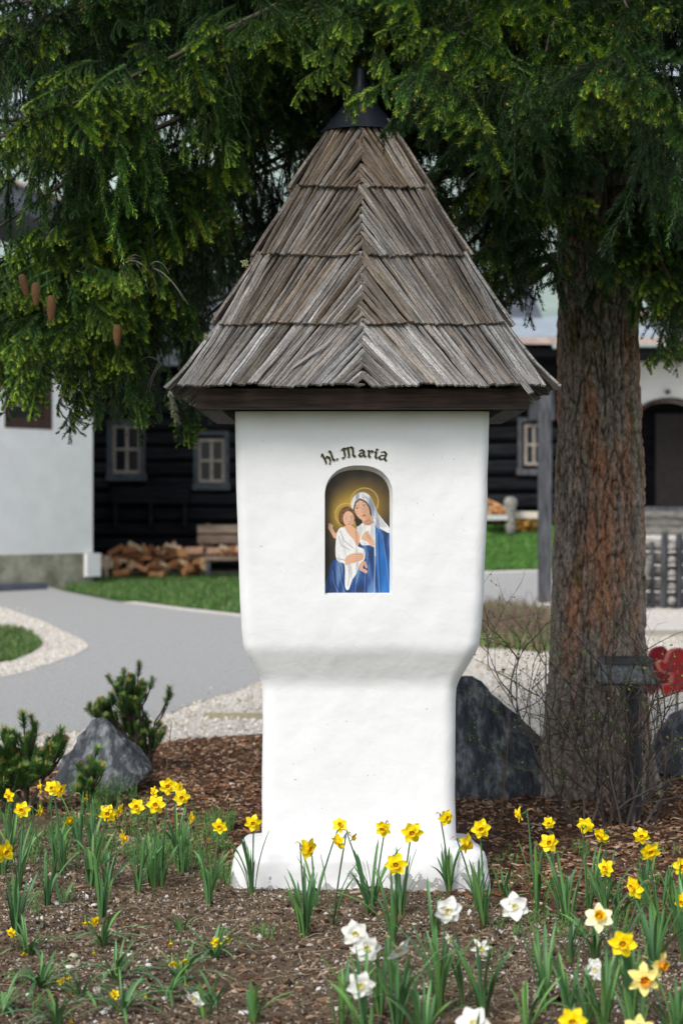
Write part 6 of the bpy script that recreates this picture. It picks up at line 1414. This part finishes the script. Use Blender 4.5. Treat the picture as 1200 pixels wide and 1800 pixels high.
daffodil('small star-shaped white daffodil with orange cup', [(845, 1667, 'F', 1.0)], (850, 1800), 'star', 11, .25, group='white daffodils in the bed')
daffodil('tiny white daffodil turned away beside the leaves', [(791, 1652, 'L', .7)], (812, 1780), 'star', 5, .2, group='white daffodils in the bed')
# leaf tufts without a flower
for lab, bs_, n_, h_ in (('short tuft of leaves with two stubs beside the dwarf clump', (318, 1645), 4, .09), ('leaf tuft at the bottom edge left of centre', (445, 1805), 7, .14), ('leaf tuft at the bottom edge below the white daffodils', (598, 1815), 9, .20), ('wide leaf tuft at the bottom edge in the middle', (745, 1850), 11, .22), ('leaf tuft right of the plinth, behind the white daffodil', (905, 1625), 4, .14),
                       ('slim leaf tuft in the middle of the right soil', (1000, 1700), 6, .18), ('leaf tuft behind the ivory daffodil', (1045, 1690), 8, .2), ('tall leaf tuft near the right border', (1150, 1720), 12, .26), ('broad leaf tuft at the right bottom corner', (1180, 1830), 12, .2), ('leaf tuft under the slim white daffodil', (1030, 1815), 8, .18),
                       ('leaf tuft between the plinth corner and the mulch', (885, 1580), 5, .15), ('leaf tuft left of the single flower, left half', (160, 1560), 7, .16), ('narrow leaf tuft at the far left back', (5, 1545), 9, .2), ('leaf tuft between the left groups', (110, 1600), 3, .12), ('leaf tuft behind the nodding flower', (190, 1570), 8, .18), ('leaf tuft before the column between flowers', (760, 1655), 6, .2),
                       ('short leaf tuft at bottom right of centre', (925, 1820), 6, .18), ('leaf tuft at the right border', (1205, 1660), 10, .25), ('leaf tuft under the pair at right', (1090, 1615), 6, .17)):
    g = G(*bs_); z = gz(g.x, g.y); root = empty('leaf_tuft', (g.x, g.y, z), lab, 'plant', 'flowerless daffodil tufts')
    for k in range(int(n_ * 1.4)): az = random.uniform(0, 6.28); addleaf(root, g.x + math.cos(az) * .015, g.y + math.sin(az) * .015, z, h_ * random.uniform(.7, 1.15), az, leafs if random.random() < .8 else leafs[8:], random.uniform(0, .15))
# low dwarf daffodils with small flowers
DW = [('dwarf daffodil with two spent orange blooms at lower left edge', (50, 1685), [(20, 1640, 'F', 1), (42, 1676, 'D', .8)], 12), ('dwarf daffodil with a bright pair of blooms left of centre', (180, 1672), [(150, 1622, 'D', .8), (166, 1620, 'R', 1.15), (165, 1676, 'D', .7)], 11), ('dwarf daffodil with splayed leaves and three small blooms, bottom left', (70, 1745), [(107, 1725, 'R', .9), (122, 1718, 'D', .7), (123, 1747, 'D', .7)], 14),
      ('leafy dwarf plant below the bright dwarf pair', (203, 1735), [], 12), ('dwarf daffodil with one bloom near the bottom edge, left', (215, 1795), [(201, 1749, 'U', .9)], 14), ('dwarf daffodil with a tall open bloom, centre left', (376, 1690), [(380, 1657, 'F', 1.1), (400, 1650, 'D', .9), (300, 1658, 'D', .7)], 11),
      ('dwarf daffodil with four clustered blooms, bottom left of centre', (318, 1735), [(303, 1692, 'D', .9), (312, 1693, 'D', .9), (325, 1687, 'D', .8), (324, 1707, 'D', .8), (326, 1732, 'D', .85)], 12), ('dwarf leaf clump with one orange bud', (294, 1765), [(256, 1752, 'D', .6)], 8), ('dark leaf clump at the bottom left edge', (100, 1808), [(125, 1795, 'D', .7)], 12),
      ('leaf clump behind the drooping white daffodil', (375, 1775), [], 9), ('low leaf clump at the lower left corner', (5, 1790), [], 9), ('leaf clump between two dwarf daffodils, bottom left', (140, 1765), [], 9)]
for lab, bs_, fl, n_ in DW:
    g = G(*bs_); z = gz(g.x, g.y); root = empty('dwarf_daffodil', (g.x, g.y, z), lab, 'dwarf daffodil', 'dwarf daffodils at lower left')
    for k in range(int(n_ * 1.7)): az = random.uniform(0, 6.28); addleaf(root, g.x + math.cos(az) * .012, g.y + math.sin(az) * .012, z, .15 * random.uniform(.6, 1.1), az, dleafs, random.uniform(0, .35))
    for (fx, fy_, dn, sc) in fl:
        p = P(fx, fy_, g.y - .01); 
        if p.z < z + .03: p = P(fx, fy_, G(fx, fy_ + 12).y)
        d = Vector(DIRS[dn]).normalized(); flower(root, p, d, 'dwarf', sc, open_=1 if dn in 'FRU' else .5); b = MB(); s0 = Vector((g.x, g.y, z)); t_ = p + Vector((0, .005, .006)); b.tube([s0[:], (s0.lerp(t_, .6) + Vector((0, 0, .02)))[:], t_[:], p[:]], [.002, .002, .0016, .0014], 5, (.09, .15, .05)); part(b, 'stem', M['leaf'], root)
# green weeds: feathery at left behind the flowers, and single seedlings
b = MB()
def weed(px, py, h, n=9, c=None):
    g = G(px, py); z = gz(g.x, g.y)
    for k in range(n):
        a = random.uniform(0, 6.28); l = h * random.uniform(.5, 1.1); s_ = random.uniform(.05, .35); pts = [Vector((g.x + .02 * math.cos(a), g.y + .02 * math.sin(a), z)) + Vector((math.cos(a) * s_ * l * t * t, math.sin(a) * s_ * l * t * t, l * t)) for t in (0, .35, .7, 1)]
        cc = c or random.choice([(.13, .27, .07), (.10, .23, .06), (.16, .30, .08)]); b.tube([q[:] for q in pts], [.0016, .0013, .001, .0006], 3, cc, caps=False)
        for t in np.arange(.15, 1, .11):
            q = pts[0].lerp(pts[-1], t); a2 = random.uniform(0, 6.28); e = q + Vector((math.cos(a2) * .016, math.sin(a2) * .016, .012)); sd = Vector((-math.sin(a2), math.cos(a2), 0)) * .0025
            b.add([(q - sd)[:], (q + sd)[:], e[:]], np.array([[0, 1, 2]]), cc)
for k in range(150):
    px = random.uniform(-10, 405) if random.random() < .85 else random.uniform(380, 400); lo = np.interp(px, [0, 100, 200, 330, 410], [1420, 1425, 1420, 1440, 1460]); weed(px, random.uniform(lo, lo + 115), random.uniform(.06, .15), random.choice((4, 6, 8)))
for k in range(34): weed(random.uniform(130, 240), random.uniform(1385, 1425), random.uniform(.08, .16), 7)
for px, py, h in ((68, 1615, .11), (118, 1590, .08), (470, 1660, .06), (455, 1650, .05), (1015, 1505, .07), (1025, 1500, .06), (990, 1660, .07), (1120, 1600, .05), (1080, 1640, .05), (855, 1690, .05), (960, 1690, .07), (35, 1740, .06), (60, 1790, .08), (1150, 1560, .05)): weed(px, py, h, 7)
for k in range(60): weed(random.uniform(870, 1200), random.uniform(1500, 1660), random.uniform(.03, .07), 4)
tag(b.build('weeds', M['leafy']), 'fine feathery green weeds sprouting among the daffodils', 'weeds', kind='stuff')
# curled dry leaves
for k, (px, py, cn, c) in enumerate(((1075, 1345, 'orange-brown', (.42, .16, .04)), (1040, 1412, 'tan', (.40, .22, .07)), (935, 1412, 'reddish brown', (.22, .07, .04)), (990, 1412, 'tan curled', (.44, .25, .09)))):
    g = G(px, max(py, 1400)); b = MB(); V = []
    for i in range(6):
        for j in range(4): f, s_ = i / 5, j / 3 - .5; V.append((f * .09, s_ * .045 * math.sin(math.pi * (f * .86 + .1)), .02 * math.sin(f * 3) + .03 * s_ * s_))
    b.add(V, [[i * 4 + j, i * 4 + j + 1, (i + 1) * 4 + j + 1, (i + 1) * 4 + j] for i in range(5) for j in range(3)], c); o = b.build('dead_leaf', M['leafy'], smooth=True); o.location = (g.x, g.y, .02 if py > 1400 else .16); o.rotation_euler = (.3, .2, k)
    tag(o, f'{cn} dead leaf ' + ('caught in the bare shrub' if py < 1400 else ['', 'on the mulch at the foot of the shrub', 'on the mulch before the dark boulder', 'beside the tan leaf below the shrub'][k]), 'leaf')
